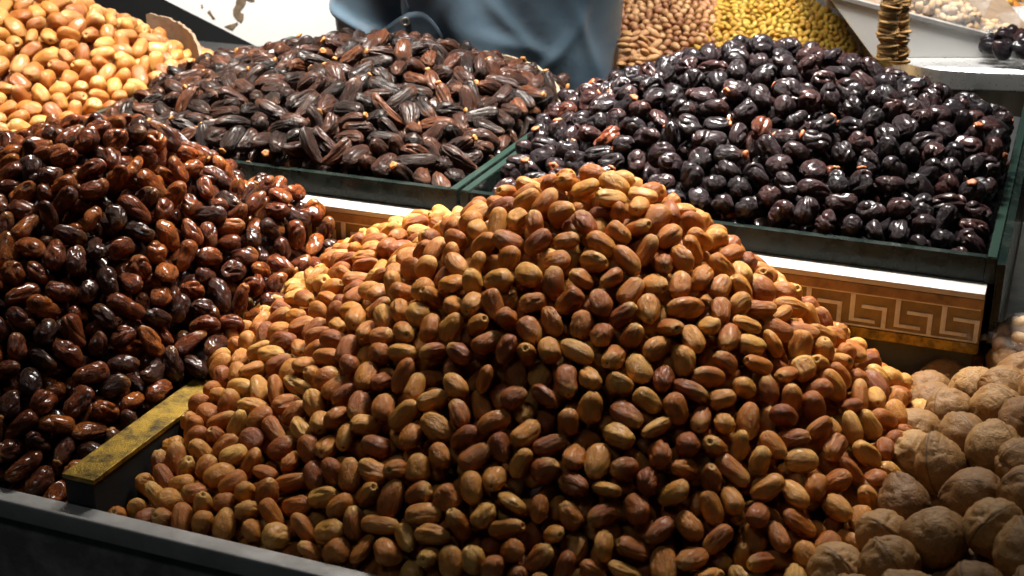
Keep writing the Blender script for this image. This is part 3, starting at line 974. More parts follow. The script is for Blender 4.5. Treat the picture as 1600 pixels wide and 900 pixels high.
def build_heap(H):
    n = len(H['C'])
    cnt = counts[H['base']:H['base'] + n]
    order = np.argsort(-cnt)
    single = [i for i in order[:H['limit']] if cnt[i] > 12]
    sset = set(single)
    mats = [M[k] for k in H['mats']]
    vmesh = []
    for k, (v, q, tr, lco) in enumerate(H['variants']):
        me = np_mesh(H['name'], v, [q, tr], lco=lco)
        me.materials.append(mats[0])
        vmesh.append(me)
    cmesh = []
    if H['caps']:
        for (v, q, tr, lco) in H['caps']:
            me = np_mesh(H['cap_name'], v, [q, tr], lco=lco)
            me.materials.append(mats[1])
            cmesh.append(me)
    L = H['size'][0]
    Cd = H['C'] - np.array([0, 0, CAMZ])
    zc = Cd[:, 1] * CP - Cd[:, 2] * SP
    PX = 800 + Cd[:, 0] / zc * FPX
    PY = 450 - (Cd[:, 1] * SP + Cd[:, 2] * CP) / zc * FPX
    AX = H['R'][:, :, 0]
    view = Cd / np.linalg.norm(Cd, axis=1)[:, None]
    endon = np.abs((AX * view).sum(1))
    for i in single:
        o = bpy.data.objects.new(H['name'], vmesh[H['var'][i]])
        m = Matrix(H['R'][i].tolist()).to_4x4()
        m.translation = Vector(H['C'][i].tolist())
        o.matrix_world = m @ Matrix.Diagonal((*H['S'][i].tolist(), 1))
        o['rnd'] = float(H['rnd'][i])
        tone = H['tones'][min(len(H['tones']) - 1, int(H['rnd'][i] * len(H['tones'])))]
        if H['cap'][i] and cmesh: tone += ' capped'
        pose = 'seen end-on' if endon[i] > 0.8 else ('lying crosswise' if abs(AX[i][0]) > 0.66 else 'pointing up the slope')
        if H['key'] == 'walnut': pose = 'lying'
        tag(o, '%s %s %s %s' % (tone, H['noun'], pose, H['zone'](PX[i], PY[i])), H['cat'], H['group'])
        col.objects.link(o)
        if cmesh and H['cap'][i]:
            c = bpy.data.objects.new(H['cap_name'], cmesh[i % len(cmesh)])
            c.location = (L * 0.495, 0, 0)
            c.parent = o
            col.objects.link(c)
    # the rest in one mass
    V, Q, T, LC, RN, QM, TM = [], [], [], [], [], [], []
    off = 0
    rest = [i for i in range(n) if i not in sset]
    if not rest: return
    for i in rest:
        v, q, tr, lco = (H['variants'] if cnt[i] > 40 else H['lows'])[H['var'][i]]
        w = (v * H['S'][i]) @ H['R'][i].T + H['C'][i]
        V.append(w); Q.append(q + off); T.append(tr + off); LC.append(lco); RN.append(np.full(len(w), H['rnd'][i]))
        QM.append(np.zeros(len(q), int)); TM.append(np.zeros(len(tr), int))
        off += len(w)
        if H['caps'] and H['cap'][i] and cnt[i] > 0:
            v, q, tr, lco = H['caps'][i % len(H['caps'])]
            w = ((v + np.array([L * 0.495, 0, 0])) * H['S'][i]) @ H['R'][i].T + H['C'][i]
            V.append(w); Q.append(q + off); T.append(tr + off); LC.append(lco); RN.append(np.full(len(w), H['rnd'][i]))
            QM.append(np.ones(len(q), int)); TM.append(np.ones(len(tr), int))
            off += len(w)
    if H['core'] is not None:
        P_, q = H['core']
        V.append(P_); Q.append(q + off); LC.append(np.zeros((len(P_), 3))); RN.append(np.full(len(P_), 0.7)); QM.append(np.zeros(len(q), int))
    me = np_mesh(H['mass_name'], np.concatenate(V), [np.concatenate(Q), np.concatenate(T)], mat_idx=np.concatenate(QM + TM),
                 lco=np.concatenate(LC), rnd=np.concatenate(RN))
    for m in mats: me.materials.append(m)
    tag(link(H['mass_name'], me), H['mass_label'], H['cat'] + 's', None, 'stuff')
    print(H['key'], 'pieces', n, 'single', len(single), 'seen', int((cnt > 0).sum()), 'mass tris', 2 * sum(map(len, Q)) + sum(map(len, T)))


for H in HEAPS:
    build_heap(H)


# ---------------------------------------------------------------- card collars behind two of the heaps
def collar(label, pts, drop, seed):
    rs = random.Random(seed)
    pts = [Vector(p) for p in pts]
    fine = []
    n = 30
    for i in range(n + 1):                                     # quadratic curve through three points
        t_ = i / n
        p = pts[0] * (2 * (t_ - 0.5) * (t_ - 1)) + pts[1] * (4 * t_ * (1 - t_)) + pts[2] * (2 * t_ * (t_ - 0.5))
        fine.append(p + Vector((0, 0, rs.uniform(-0.0016, 0.0016))))
    c = sum(fine, Vector()) / len(fine)
    bm = bmesh.new()
    rows = []
    for i, p in enumerate(fine):
        d = (fine[min(i + 1, n)] - fine[max(i - 1, 0)]); d.z = 0; d.normalize()
        nn = Vector((-d.y, d.x, 0)) * 0.0022
        rows.append([bm.verts.new(p - nn), bm.verts.new(p + nn * rs.uniform(0.7, 1.3)), bm.verts.new(p + nn - Vector((0, 0, drop))), bm.verts.new(p - nn - Vector((0, 0, drop)))])
    for a, b in zip(rows, rows[1:]):
        for k in range(4):
            bm.faces.new((a[k], a[(k + 1) % 4], b[(k + 1) % 4], b[k]))
    bm.faces.new(rows[0]); bm.faces.new(rows[-1][::-1])
    o = link('card_collar', bm_mesh('card_collar', bm), mat=M['cardboard'])
    tag(o, label, 'card liner', 'rough card liners behind the heaps')


collar('rough brown card liner rising behind the caramel dates', [W(-1.32, 1.80, -0.424), W(-1.228, 1.775, -0.438), W(-1.155, 1.69, -0.474)], 0.07, 1)
collar('rough brown card liner behind the long dark dates, next to the blue coat', [W(-0.80, 1.815, -0.440), W(-0.68, 1.79, -0.447), W(-0.604, 1.69, -0.468)], 0.04, 2)

# ---------------------------------------------------------------- back of the stall
bm = bmesh.new()
prism(bm, [Vector((-4, 3.4, -0.1)), Vector((4, 3.4, -0.1)), Vector((4, 3.4, 3.2)), Vector((-4, 3.4, 3.2))], (0, 0.05, 0))
tag(link('wall', bm_mesh('wall', bm), mat=M['dark_wall']), kind='structure')

M['white_paint'] = simple('white_painted_board', (0.80, 0.79, 0.76), 0.5, noise_scale=7, dark=(0.70, 0.68, 0.64), amt=0.4)
M['bare_board'] = simple('bare_brown_board', (0.22, 0.15, 0.085), 0.8, noise_scale=60, dark=(0.05, 0.04, 0.03), amt=0.9)
wbd = empty('white_board', at(400, 60, 2.42))
tag(wbd, 'white painted board with peeling patches and a slanted lower edge, left of the blue coat', 'board')
O = wbd.location
bm = bmesh.new()
prism(bm, [at(x, y, 2.42) - O for x, y in ((150, -54), (258, 0), (402, 73), (560, 153), (760, 200), (760, -260), (150, -260))], (0, 0.018, 0))
link('panel', bm_mesh('panel', bm), wbd, M['white_paint'])
patches = [[(369, 1), (373, -8), (392, -14), (398, 1), (393, 2), (385, -1), (383, 6), (379, 12), (374, 19), (381, 22), (380, 30), (376, 35), (372, 31), (367, 27), (364, 22), (364, 15), (368, 8)],
           [(368, 36), (371, 34), (372, 36), (366, 43), (363, 46.5), (351, 41), (357, 39)],
           [(324, 18), (328, 16), (331, 22), (336, 29), (332, 28), (328, 23)], [(314, 8), (316, 7), (317, 11), (315, 12)]]
for pl in patches:
    bm = bmesh.new()
    prism(bm, [at(x, y, 2.4185) - O for x, y in pl], (0, 0.0011, 0))
    link('peeled_patch', bm_mesh('peeled_patch', bm), wbd, M['bare_board'])


# ---------------------------------------------------------------- the seller in the blue coat
PCX, PCY, PRX, PRY = -0.048, 2.15, 0.213, 0.15


def coat_rx(z):                 # z in world
    t_ = z - (CAMZ - 0.47)
    return PRX * (1.0 - 0.02 * t_ + 0.03 * math.sin(t_ * 9)) * (1.0 if t_ < 0.2 else 1 - 0.10 * (t_ - 0.2))


def coat_fold(x, z, front):
    if not front: return 0.004 * math.sin(11 * x + 5 * z)
    t_ = z - (CAMZ - 0.47)
    xx = x + 0.10 * t_ * 0.3
    d = -0.034 * math.exp(-((xx + 0.132) / 0.017) ** 2) + 0.010 * math.exp(-((xx + 0.098) / 0.010) ** 2)
    d += 0.012 * math.exp(-((xx + 0.20) / 0.035) ** 2)
    d += 0.010 * math.exp(-(((xx + 0.20) * 0.9 + (t_ - 0.07) * 1.5) / 0.014) ** 2) * (1 if x < -0.13 else 0.1)
    d += 0.010 * math.exp(-((xx - 0.02 + 0.5 * t_) / 0.030) ** 2) - 0.008 * math.exp(-((xx - 0.085 + 0.35 * t_) / 0.020) ** 2)
    d += 0.006 * math.exp(-((xx - 0.13 - 0.2 * t_) / 0.018) ** 2) + 0.004 * math.exp(-((t_ - 0.03 + 0.3 * (x - 0.05)) / 0.012) ** 2) * math.exp(-((x - 0.05) / 0.05) ** 2)
    d += 0.002 * math.sin(44 * x + 31 * z)
    for (cx_, sl_, w_, a_, z0_, zr_) in ((0.055, 0.9, 0.007, 0.0050, 0.05, 0.05), (0.10, -0.7, 0.006, 0.0045, 0.00, 0.06), (-0.02, 0.5, 0.008, 0.0050, 0.03, 0.07),
                                         (0.15, 0.4, 0.006, 0.0040, 0.04, 0.08), (-0.175, -1.1, 0.007, 0.0050, 0.02, 0.05), (-0.06, -0.4, 0.006, 0.0035, 0.06, 0.06)):
        d += a_ * math.exp(-((x - cx_ + sl_ * (t_ - z0_)) / (2.0 * w_)) ** 2) * math.exp(-((t_ - z0_) / zr_) ** 2)
    return d


def coat_pt(th, z):
    rx = coat_rx(z)
    c, s_ = math.cos(th), math.sin(th)
    x = rx * math.copysign(abs(c) ** 0.85, c)
    y = PRY * math.copysign(abs(s_) ** 0.85, s_)
    d = coat_fold(x, z, s_ < 0)
    k = 1 + d / max(0.05, math.hypot(x, y)) * min(1.0, abs(s_) * 2.2)
    return Vector((PCX + x * k, PCY + y * k, z))


def coat_front(px, py, lift):
    """point of the coat's front under photo pixel (px, py), lifted off the cloth"""
    Y = 2.02
    for _ in range(12):
        p = at(px, py, Y)
        rx = coat_rx(p.z)
        c = max(-0.995, min(0.995, (p.x - PCX) / rx))
        th = -math.acos(math.copysign(abs(c) ** (1 / 0.85), c))
        Y = coat_pt(th, p.z).y - lift
    return at(px, py, Y)


t = NT('blue_coated_cloth')
tc_ = t.n('ShaderNodeTexCoord').outputs['Object']
n1 = t.noise(tc_, 9, 4, 0.6); n2 = t.noise(tc_, 260, 2, 0.5)
t.set(color=t.mix(t.rng(n1, 0.35, 0.7), (0.075, 0.120, 0.165), (0.115, 0.170, 0.220)), rough=t.rng(n1, 0.3, 0.7, 0.34, 0.5), spec=0.45)
t.bump(t.math('ADD', t.math('MULTIPLY', t.noise(tc_, 22, 3, 0.5), 0.8), t.math('MULTIPLY', n2, 0.1)), 0.3, 0.005)
M['coat'] = t.m
M['piping'] = simple('pale_blue_piping', (0.16, 0.21, 0.26), 0.5)
M['snap'] = simple('snap_metal', (0.55, 0.52, 0.45), 0.35, metal=1.0, noise_scale=200, dark=(0.3, 0.27, 0.2), amt=0.5)

# body: one skinned figure, standing behind the trays
J = [((0, 0, 0.96), 0.115), ((0, 0, 1.12), 0.105), ((0, 0, 1.30), 0.115), ((0, 0, 1.42), 0.10), ((0, 0, 1.49), 0.052), ((0, -0.01, 1.56), 0.060), ((0, -0.012, 1.64), 0.085), ((0, 0, 1.72), 0.05),
     ((-0.10, 0, 0.88), 0.088), ((-0.11, -0.01, 0.50), 0.056), ((-0.11, 0.02, 0.09), 0.040), ((-0.11, -0.13, 0.035), 0.032),
     ((0.10, 0, 0.88), 0.088), ((0.11, -0.01, 0.50), 0.056), ((0.11, 0.02, 0.09), 0.040), ((0.11, -0.13, 0.035), 0.032),
     ((-0.19, 0, 1.40), 0.058), ((-0.25, 0.02, 1.26), 0.046), ((-0.17, -0.13, 1.28), 0.036), ((-0.10, -0.19, 1.31), 0.026),
     ((0.19, 0, 1.40), 0.058), ((0.25, 0.02, 1.26), 0.046), ((0.17, -0.13, 1.28), 0.036), ((0.10, -0.19, 1.31), 0.026)]
ED = [(0, 1), (1, 2), (2, 3), (3, 4), (4, 5), (5, 6), (6, 7), (0, 8), (8, 9), (9, 10), (10, 11), (0, 12), (12, 13), (13, 14), (14, 15), (3, 16), (16, 17), (17, 18), (18, 19),
      (3, 20), (20, 21), (21, 22), (22, 23)]
for hand, sx in ((19, -1), (23, 1)):
    hx, hy, hz = J[hand][0]
    for k in range(5):
        a = len(J)
        if k < 4:
            J.append(((hx + sx * (-0.030 - 0.004 * (k == 1)), hy - 0.030 + 0.004 * k, hz + 0.030 - 0.019 * k), 0.009))
            J.append(((hx + sx * -0.060, hy - 0.040 + 0.004 * k, hz + 0.024 - 0.018 * k), 0.007))
        else:
            J.append(((hx + sx * -0.004, hy - 0.032, hz + 0.040), 0.010))
            J.append(((hx + sx * -0.022, hy - 0.046, hz + 0.060), 0.008))
        ED += [(hand, a), (a, a + 1)]
me = bpy.data.meshes.new('person')
me.from_pydata([p for p, _ in J], ED, [])
person = link('person', me)
person.location = (PCX, PCY + 0.015, 0)
sk = person.modifiers.new('skin', 'SKIN')
for d_, (_, r_) in zip(me.skin_vertices[0].data, J): d_.radius = (r_, r_ * 0.85)
me.skin_vertices[0].data[0].use_root = True
sb = person.modifiers.new('smooth', 'SUBSURF'); sb.levels = 1; sb.render_levels = 2
t = NT('skin_and_trousers')
gz = t.n('ShaderNodeSeparateXYZ'); t.l(t.n('ShaderNodeTexCoord').outputs['Object'], gz.inputs[0])
c = t.mix(t.math('GREATER_THAN', gz.outputs[2], 1.0), (0.02, 0.022, 0.03), (0.34, 0.19, 0.12))
c = t.mix(t.math('GREATER_THAN', gz.outputs[2], 1.68), c, (0.015, 0.012, 0.01))
t.set(color=c, rough=0.6)
me.materials.append(t.m)
tag(person, 'person in a shiny blue grey coat standing behind the long dark dates', 'person')
nth, nz_ = 420, 220
V, F = [], []
for k in range(nz_):
    z = CAMZ - 0.95 + 0.83 * k / (nz_ - 1)
    for i in range(nth):
        V.append(coat_pt(2 * math.pi * i / nth, z) - person.location)
for k in range(nz_ - 1):
    for i in range(nth):
        F.append((k * nth + i, k * nth + (i + 1) % nth, (k + 1) * nth + (i + 1) % nth, (k + 1) * nth + i))
V.append(Vector((PCX, PCY, CAMZ - 0.08)) - person.location)
top = len(V) - 1
TF = [((nz_ - 1) * nth + i, (nz_ - 1) * nth + (i + 1) % nth, top) for i in range(nth)]
coat = link('coat', np_mesh('coat', [tuple(v) for v in V], [F, TF]), person, M['coat'])
# pocket flap with piping and a snap
arch = [(575, 66), (588, 55), (604, 42), (620, 30), (636, 21.5), (648, 19), (660, 20), (668, 25), (676, 33), (684, 44), (692, 58)]
flapV, flapF = [], []
for (x, y) in arch:
    for j in range(9):
        f = j / 8
        flapV.append(coat_front(640 + (x - 640) * (1 - 0.05 * f), y + (92 - y) * f, 0.0035 + 0.004 * (1 - f)) - person.location)
for i in range(len(arch) - 1):
    for j in range(8):
        a = i * 9 + j
        flapF.append((a, a + 9, a + 10, a + 1))
fl = link('pocket_flap', np_mesh('pocket_flap', [tuple(v) for v in flapV], [flapF]), coat, M['coat'])
sol = fl.modifiers.new('thickness', 'SOLIDIFY'); sol.thickness = 0.002; sol.offset = -1
bm = bmesh.new()
tube(bm, [coat_front(x, y, 0.0085) - person.location for x, y in arch], 0.0009, 6)
link('piping', bm_mesh('piping', bm, True), coat, M['piping'])
bm = bmesh.new()
tube(bm, [coat_front(x, y, 0.004) - person.location for x, y in ((628, -14), (634, 2), (638, 10), (638, 18))], 0.0008, 6)
link('piping', bm_mesh('piping', bm, True), coat, M['piping'])
sn = coat_front(633, 34, 0.0115) - person.location
bm = bmesh.new()
ring = []
for i in range(20):
    a = 2 * math.pi * i / 20
    ring.append([bm.verts.new(sn + Vector((math.cos(a) * (0.0052 + 0.0020 * math.cos(b)), -0.0012 * math.sin(b) - 0.0006, math.sin(a) * (0.0052 + 0.0020 * math.cos(b))))) for b in [2 * math.pi * k / 8 for k in range(8)]])
for i in range(20):
    for k in range(8):
        bm.faces.new((ring[i][k], ring[(i + 1) % 20][k], ring[(i + 1) % 20][(k + 1) % 8], ring[i][(k + 1) % 8]))
link('snap', bm_mesh('snap', bm, True), coat, M['snap'])

# ---------------------------------------------------------------- the wing behind: nut counter, steel slab, white panel
bm = bmesh.new()
prism(bm, [Vector((0.185, 2.06, 0)), Vector((0.585, 2.06, 0)), Vector((0.53, 3.0, 0)), Vector((0.185, 3.0, 0))], (0, 0, CAMZ - 0.577))
tag(link('nut_counter', bm_mesh('nut_counter', bm), mat=M['grey_counter']), 'grey counter carrying the heaps of nuts and raisins', 'counter')

M['bright_steel'] = simple('bright_brushed_steel', (0.86, 0.85, 0.83), 0.30, metal=0.7, noise_scale=12, dark=(0.70, 0.69, 0.67), amt=0.5)
t = NT('brushed_steel_front')
tc_ = t.n('ShaderNodeTexCoord').outputs['Object']
n1 = t.noise(t.vmath('MULTIPLY', tc_, (26, 26, 1.2)), 1.0, 4, 0.6)
t.set(color=t.mix(t.rng(n1, 0.35, 0.7), (0.50, 0.44, 0.36), (0.30, 0.24, 0.17)), rough=t.rng(n1, 0.3, 0.7, 0.25, 0.5), metal=0.85)
M['steel_front'] = t.m
ZS = CAMZ - 0.486
sl = empty('steel_bench', (0.75, 2.1, 0))
tag(sl, 'bench with a bright steel top edge and brushed steel front behind the black dates', 'bench')
O = sl.location
A_, B_, D_ = Vector((0.591, 2.05, ZS)), Vector((1.45, 1.93, ZS)), Vector((0.535, 2.64, ZS))


def round_corner(P0, c, P1, r, n=10):
    a, b = (P0 - c).normalized(), (P1 - c).normalized()
    p, q = c + a * r, c + b * r
    return [(p * (1 - t_) ** 2 + c * 2 * t_ * (1 - t_) + q * t_ ** 2) for t_ in [i / n for i in range(n + 1)]]


bm = bmesh.new()
prism(bm, [p - O for p in round_corner(D_, A_, B_, 0.09)] + [B_ - O, B_ + Vector((0, 0.7, 0)) - O, D_ - O], (0, 0, -0.028))
link('top_slab', bm_mesh('top_slab', bm, True, 0.003, 3), sl, M['bright_steel'])
bm = bmesh.new()
k_ = Vector((0.018, 0.018, -0.0285))
prism(bm, [p + k_ - O for p in round_corner(D_, A_, B_, 0.09)] + [B_ + k_ - O, B_ + Vector((0, 0.65, -0.0285)) - O, D_ + Vector((0.02, -0.03, -0.0285)) - O], (0, 0, -(ZS - 0.0285)))
link('front', bm_mesh('front', bm), sl, M['steel_front'])

wp = empty('slanted_display', at(1430, 60, 2.13))
tag(wp, 'white panel with a slanted top and metal trim behind the string of figs', 'panel')
O = wp.location
TL, TR = at(1296, -4, 2.13), at(1640, 132, 2.13)
bm = bmesh.new()
bl_ = Vector((TL.x + 0.075, 2.13, ZS + 0.001)); br_ = Vector((TR.x, 2.13, ZS + 0.001))
TR.z = max(TR.z, ZS + 0.004)
prism(bm, [TL - O, bl_ - O, br_ - O, TR - O], (0, 0.012, 0))
link('board', bm_mesh('board', bm), wp, M['white_paint'])
dd_ = (TR - TL).normalized()
up_ = Vector((-dd_.z, 0, dd_.x))
bm = bmesh.new()
prism(bm, [TL - O + Vector((0, -0.003, 0)), TR - O + Vector((0, -0.003, 0)), TR + up_ * 0.007 - O + Vector((0, -0.003, 0)), TL + up_ * 0.007 - O + Vector((0, -0.003, 0))], (0, 0.018, 0))
link('metal_trim', bm_mesh('metal_trim', bm, bevel=0.001), wp, M['steel'])
# the slanted shelf behind the trim
bm = bmesh.new()
prism(bm, [TL - O + Vector((0, 0.0155, -0.004)), TR - O + Vector((0, 0.0155, -0.004)), TR - O + Vector((0, 0.55, 0.10)), TL - O + Vector((0, 0.55, 0.10))], (0, 0, -0.012))
link('shelf', bm_mesh('shelf', bm), wp, M['cardboard'])

# string of dried figs
M['fig'] = simple('dried_fig', (0.62, 0.36, 0.12), 0.6, noise_scale=90, dark=(0.38, 0.17, 0.05), amt=0.7, bump=0.5, bdist=0.003)
M['string'] = simple('twine', (0.35, 0.25, 0.14), 0.8)
figm = []
for i in range(5):
    v, q, tr, lco = blob_shape(1000 + i, 0.0098, 0.0300, 0.0300, 16, 7, 0.09, 3.2)
    me = np_mesh('fig', v[:, [1, 2, 0]], [q, tr], lco=lco); me.materials.append(M['fig']); figm.append(me)
rs = random.Random(4)
for col_i, (xa, ya, xb, yb, Y, lab) in enumerate(((1397, -60, 1385, 89, 2.02, 'string of flattened dried figs hanging in front of the white panel'),
                                                  (1408, -60, 1405, 96, 2.05, 'second fig string half hidden behind the thicker one'))):
    pa, pb = at(xa, ya, Y), at(xb, yb, Y)
    e = empty('fig_string', pb)
    tag(e, lab, 'figs', 'strings of dried figs')
    n = 34
    for i in range(n):
        o = link('fig', figm[rs.randrange(5)], e)
        o.location = (pa - pb) * (i / (n - 1)) + Vector((rs.uniform(-.0012, .0012), rs.uniform(-.0012, .0012), 0))
        o.rotation_euler = (rs.uniform(-.18, .18), rs.uniform(-.18, .18), rs.uniform(0, 6))
        k = rs.uniform(0.9, 1.08) * (0.94 if col_i else 1)
        o.scale = (k, k, rs.uniform(0.85, 1.1))
    bm = bmesh.new(); tube(bm, [Vector((0, 0, -0.004)), (pa - pb) + Vector((0, 0, 0.30))], 0.0012, 6)
    link('twine', bm_mesh('twine', bm), e, M['string'])

# bags of pistachios on the slanted shelf
t = NT('clear_plastic_film')
t.set(color=(0.95, 0.95, 0.94), rough=0.12, alpha=0.11, spec=0.7)
tc_ = t.n('ShaderNodeTexCoord').outputs['Object']
t.bump(t.noise(tc_, 70, 4, 0.6, 1.0), 0.8, 0.01)
M['film'] = t.m
t = NT('white_plastic_film')
t.set(color=(0.55, 0.55, 0.54), rough=0.3, alpha=0.6, spec=0.5)
t.bump(t.noise(t.n('ShaderNodeTexCoord').outputs['Object'], 50, 4, 0.6, 1.0), 0.8, 0.01)
M['film_white'] = t.m
M['pistachio'] = fruit_material('pistachio_shell', [(0.0, (0.52, 0.37, 0.21)), (0.6, (0.45, 0.30, 0.16)), (1.0, (0.36, 0.22, 0.11))], (0.40, 0.24, 0.12), 0.5, (0.40, 0.25, 0.12), 0.4, 0.55, 0.0, 0.2, 0.001)
pm = []
for i in range(5):
    v, q, tr, lco = blob_shape(1100 + i, 0.0185, 0.0128, 0.0118, 12, 8, 0.04, 3.0, 0.2)
    me = np_mesh('pistachio', v, [q, tr], lco=lco); me.materials.append(M['pistachio']); pm.append(me)


def nut_bag(px, py, Y, rx, ry, rz, seed, label, cat_label, npieces, neck, mesh=pm, piece='pistachio', group='pistachios in clear bags'):
    rs = np.random.RandomState(seed)
    c = at(px, py, Y)
    e = empty('plastic_bag', c - Vector((0, 0, rz)))
    tag(e, label, 'bag', 'clear bags of nuts')
    off = Vector((0, 0, rz))
    s_, q, tr = lat_long(28, 18)
    f1, f2 = waves(rs, 8, 5.0), waves(rs, 8, 11.0)
    r = 1.07 + 0.05 * f1(s_) + 0.02 * f2(s_)
    v = s_ * r[:, None] * np.array([rx, ry, rz]) + np.array(off)
    link('film', np_mesh('film', v, [q, tr]), e, M['film'])
    bm = bmesh.new()
    d = Vector(neck)
    tube(bm, [off + Vector((d.x * a, d.y * a, d.z * a)) for a in (0.60, 0.8, 1.0, 1.15, 1.3, 1.6)], [rz * 0.75, rz * 0.5, rz * 0.20, rz * 0.16, rz * 0.32, rz * 0.6], 14)
    link('neck', bm_mesh('neck', bm, True), e, M['film'])
    # nuts against the film
    n = 0; tries = 0; pts = []
    while n < npieces and tries < 4000:
        tries += 1
        g = rs.normal(size=3); g /= np.linalg.norm(g)
        if g[1] > 0.35: continue
        p = g * np.array([rx, ry, rz]) * (0.86 if rs.uniform() < 0.75 else 0.6)
        if any(((p - b) ** 2).sum() < 0.0105 ** 2 for b in pts): continue
        pts.append(p); n += 1
        o = bpy.data.objects.new(piece, mesh[rs.randint(len(mesh))])
        o.location = c + Vector(p.tolist())
        o.rotation_euler = rs.uniform(0, 6.28, 3).tolist()
        o['rnd'] = float(rs.uniform(0.02, 1))
        tag(o, cat_label, piece, group)
        col.objects.link(o)


nut_bag(1366, 8, 2.22, 0.026, 0.03, 0.026, 1, 'small clear bag of pistachios half hidden left of the fig strings', 'pale pistachio in the small bag left of the fig strings', 22, (-0.01, 0.01, 0.06))
nut_bag(1446, 14, 2.20, 0.040, 0.035, 0.030, 2, 'clear bag of pistachios just right of the fig strings', 'pale pistachio in the bag just right of the fig strings', 62, (0.05, 0.03, 0.03))
nut_bag(1490, 34, 2.185, 0.044, 0.035, 0.028, 3, 'clear bag of pistachios in the middle of the slanted shelf', 'pale pistachio in the bag in the middle of the slanted shelf', 66, (0.06, 0.03, 0.03))
nut_bag(1540, 60, 2.18, 0.046, 0.035, 0.028, 4, 'clear bag of pistachios at the low end of the slanted shelf', 'pale pistachio in the bag at the low end of the slanted shelf', 66, (0.06, 0.03, 0.03))
# bulging white plastic sacks behind the bags
for (px, py, Y, a, b, c_, sd, lab) in ((1492, -8, 2.42, 0.055, 0.05, 0.036, 5, 'white plastic sack behind the pistachio bags, nearer the fig strings'),
                                       (1592, 50, 2.38, 0.060, 0.05, 0.045, 6, 'white plastic sack behind the pistachio bags at the frame edge')):
    rs = np.random.RandomState(sd)
    s_, q, tr = lat_long(30, 20)
    v = s_ * (1 + 0.08 * waves(rs, 9, 4)(s_) + 0.03 * waves(rs, 9, 10)(s_))[:, None] * np.array([a, b, c_])
    o = link('plastic_sack', np_mesh('plastic_sack', v, [q, tr]), mat=M['film_white'])
    o.location = at(px, py, Y)
    tag(o, lab, 'sack', 'white plastic sacks on the slanted shelf')
# dried apricots in the far corner
M['apricot'] = fruit_material('dried_apricot', [(0.0, (0.75, 0.42, 0.05)), (0.6, (0.70, 0.30, 0.03)), (1.0, (0.50, 0.16, 0.02))], (0.75, 0.45, 0.1), 0.4, (0.5, 0.2, 0.03), 0.5, 0.45, 0.1, 0.5, 0.002)
am = []
for i in range(4):
    v, q, tr, lco = blob_shape(1200 + i, 0.030, 0.026, 0.014, 14, 9, 0.09, 3.0)
    me = np_mesh('dried_apricot', v, [q, tr], lco=lco); me.materials.append(M['apricot']); am.append(me)
rs = random.Random(9)
for row in range(4):
    for i in range(6):
        o = bpy.data.objects.new('dried_apricot', am[rs.randrange(4)])
        o.location = at(1512 + i * 17 + rs.uniform(-4, 4) + row * 5, -22 + row * 13 + i * 1.5 + rs.uniform(-3, 3), 2.62 - row * 0.035)
        o.rotation_euler = (rs.uniform(-.6, .6), rs.uniform(-.6, .6), rs.uniform(0, 6))
        o['rnd'] = rs.uniform(0.02, 1)
        tag(o, 'orange dried apricot in the tray behind the white sacks', 'apricot', 'dried apricots in the far tray')
        col.objects.link(o)
p0 = at(1560, 12, 2.60)
bm = bmesh.new()
prism(bm, [Vector((p0.x - 0.16, 2.50, p0.z - 0.045)), Vector((p0.x + 0.3, 2.50, p0.z - 0.045)), Vector((p0.x + 0.3, 2.80, p0.z + 0.01)), Vector((p0.x - 0.16, 2.80, p0.z + 0.01))], (0, 0, -0.02))
tag(link('white_tray', bm_mesh('white_tray', bm), mat=M['white_paint']), 'white tray under the dried apricots behind the plastic sacks', 'tray')

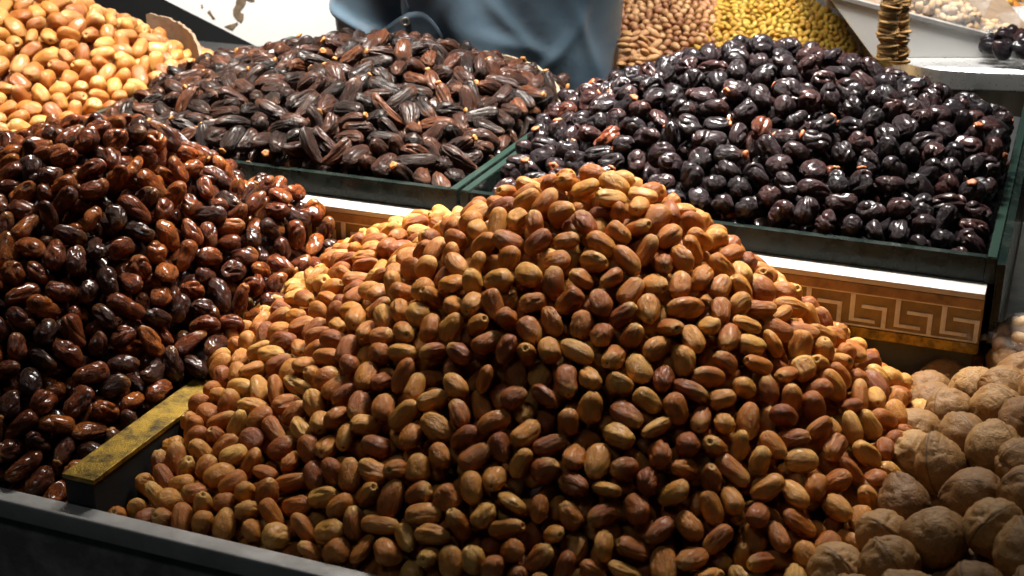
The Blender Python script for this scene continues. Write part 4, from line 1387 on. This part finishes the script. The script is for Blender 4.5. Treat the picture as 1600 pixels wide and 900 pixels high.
# almonds at the foot of the nut heap
M['almond'] = fruit_material('almond_skin', [(0.0, (0.55, 0.30, 0.11)), (1.0, (0.38, 0.17, 0.06))], (0.5, 0.3, 0.15), 0.3, (0.25, 0.1, 0.04), 0.4, 0.5, 0.0, 0.4, 0.001, stretch=(0.6, 4, 4))
al = []
for i in range(4):
    v, q, tr, lco = blob_shape(1300 + i, 0.027, 0.0145, 0.010, 12, 9, 0.04, 2.5, 0.35)
    me = np_mesh('almond', v, [q, tr], lco=lco); me.materials.append(M['almond']); al.append(me)
rs = random.Random(11)
for row in range(6):
    for i in range(4):
        o = bpy.data.objects.new('almond', al[rs.randrange(4)])
        o.location = at(978 + i * 15 + rs.uniform(-3, 3) - row * 1.0, 52 + row * 10 + rs.uniform(-2, 2), 2.105 - row * 0.008)
        o.rotation_euler = (rs.uniform(-.5, .5), rs.uniform(-.6, .6), rs.uniform(0, 6))
        o['rnd'] = rs.uniform(0.02, 1)
        tag(o, 'tan almond at the foot of the nut heap beside the blue coat', 'almond', 'almonds beside the blue coat')
        col.objects.link(o)
# clear cups behind the nut heap
t = NT('clear_cup_plastic')
t.set(color=(0.9, 0.95, 0.92), rough=0.1, alpha=0.35, spec=0.6)
M['cup'] = t.m
M['cup_fill'] = simple('pale_cup_filling', (0.75, 0.62, 0.38), 0.6, noise_scale=60, dark=(0.5, 0.35, 0.15), amt=0.7)
for k, (px, py, lab) in enumerate(((976, 0, 'clear cup with pale filling beside the coat, behind the nuts'), (1108, 2, 'clear cup with green tint between nuts and raisins'), (1131, 0, 'clear cup with pale filling next to the raisin heap'))):
    c = at(px, py, 2.50)
    e = empty('clear_cup', c - Vector((0, 0, 0.04)))
    tag(e, lab, 'cup', 'clear cups behind the nuts')
    for nm, r0, r1, z0, z1, mt in (('cup_wall', 0.014, 0.020, 0.0, 0.052, M['cup']), ('filling', 0.0125, 0.0165, 0.003, 0.034, M['cup_fill'])):
        bm = bmesh.new()
        tube(bm, [Vector((0, 0, z0)), Vector((0, 0, (z0 + z1) / 2)), Vector((0, 0, z1))], [r0, (r0 + r1) / 2, r1], 20)
        link(nm, bm_mesh(nm, bm, True), e, mt)
# bag of nuts beside the glass end panel
M['shelled'] = M['nut']
wm = []
for i in range(4):
    v, q, tr, lco = blob_shape(1400 + i, 0.026, 0.020, 0.018, 14, 9, 0.06, 4.0, 0.15)
    me = np_mesh('shelled_nut', v, [q, tr], lco=lco); me.materials.append(M['pistachio']); wm.append(me)
nut_bag(1606, 528, 1.27, 0.036, 0.045, 0.020, 8, 'clear bag of brown nuts lying beside the glass end panel above the walnuts', 'brown nut in the bag lying above the walnuts', 22, (-0.045, -0.01, 0.005), wm, 'shelled_nut', 'brown nuts in the bag by the glass panel')
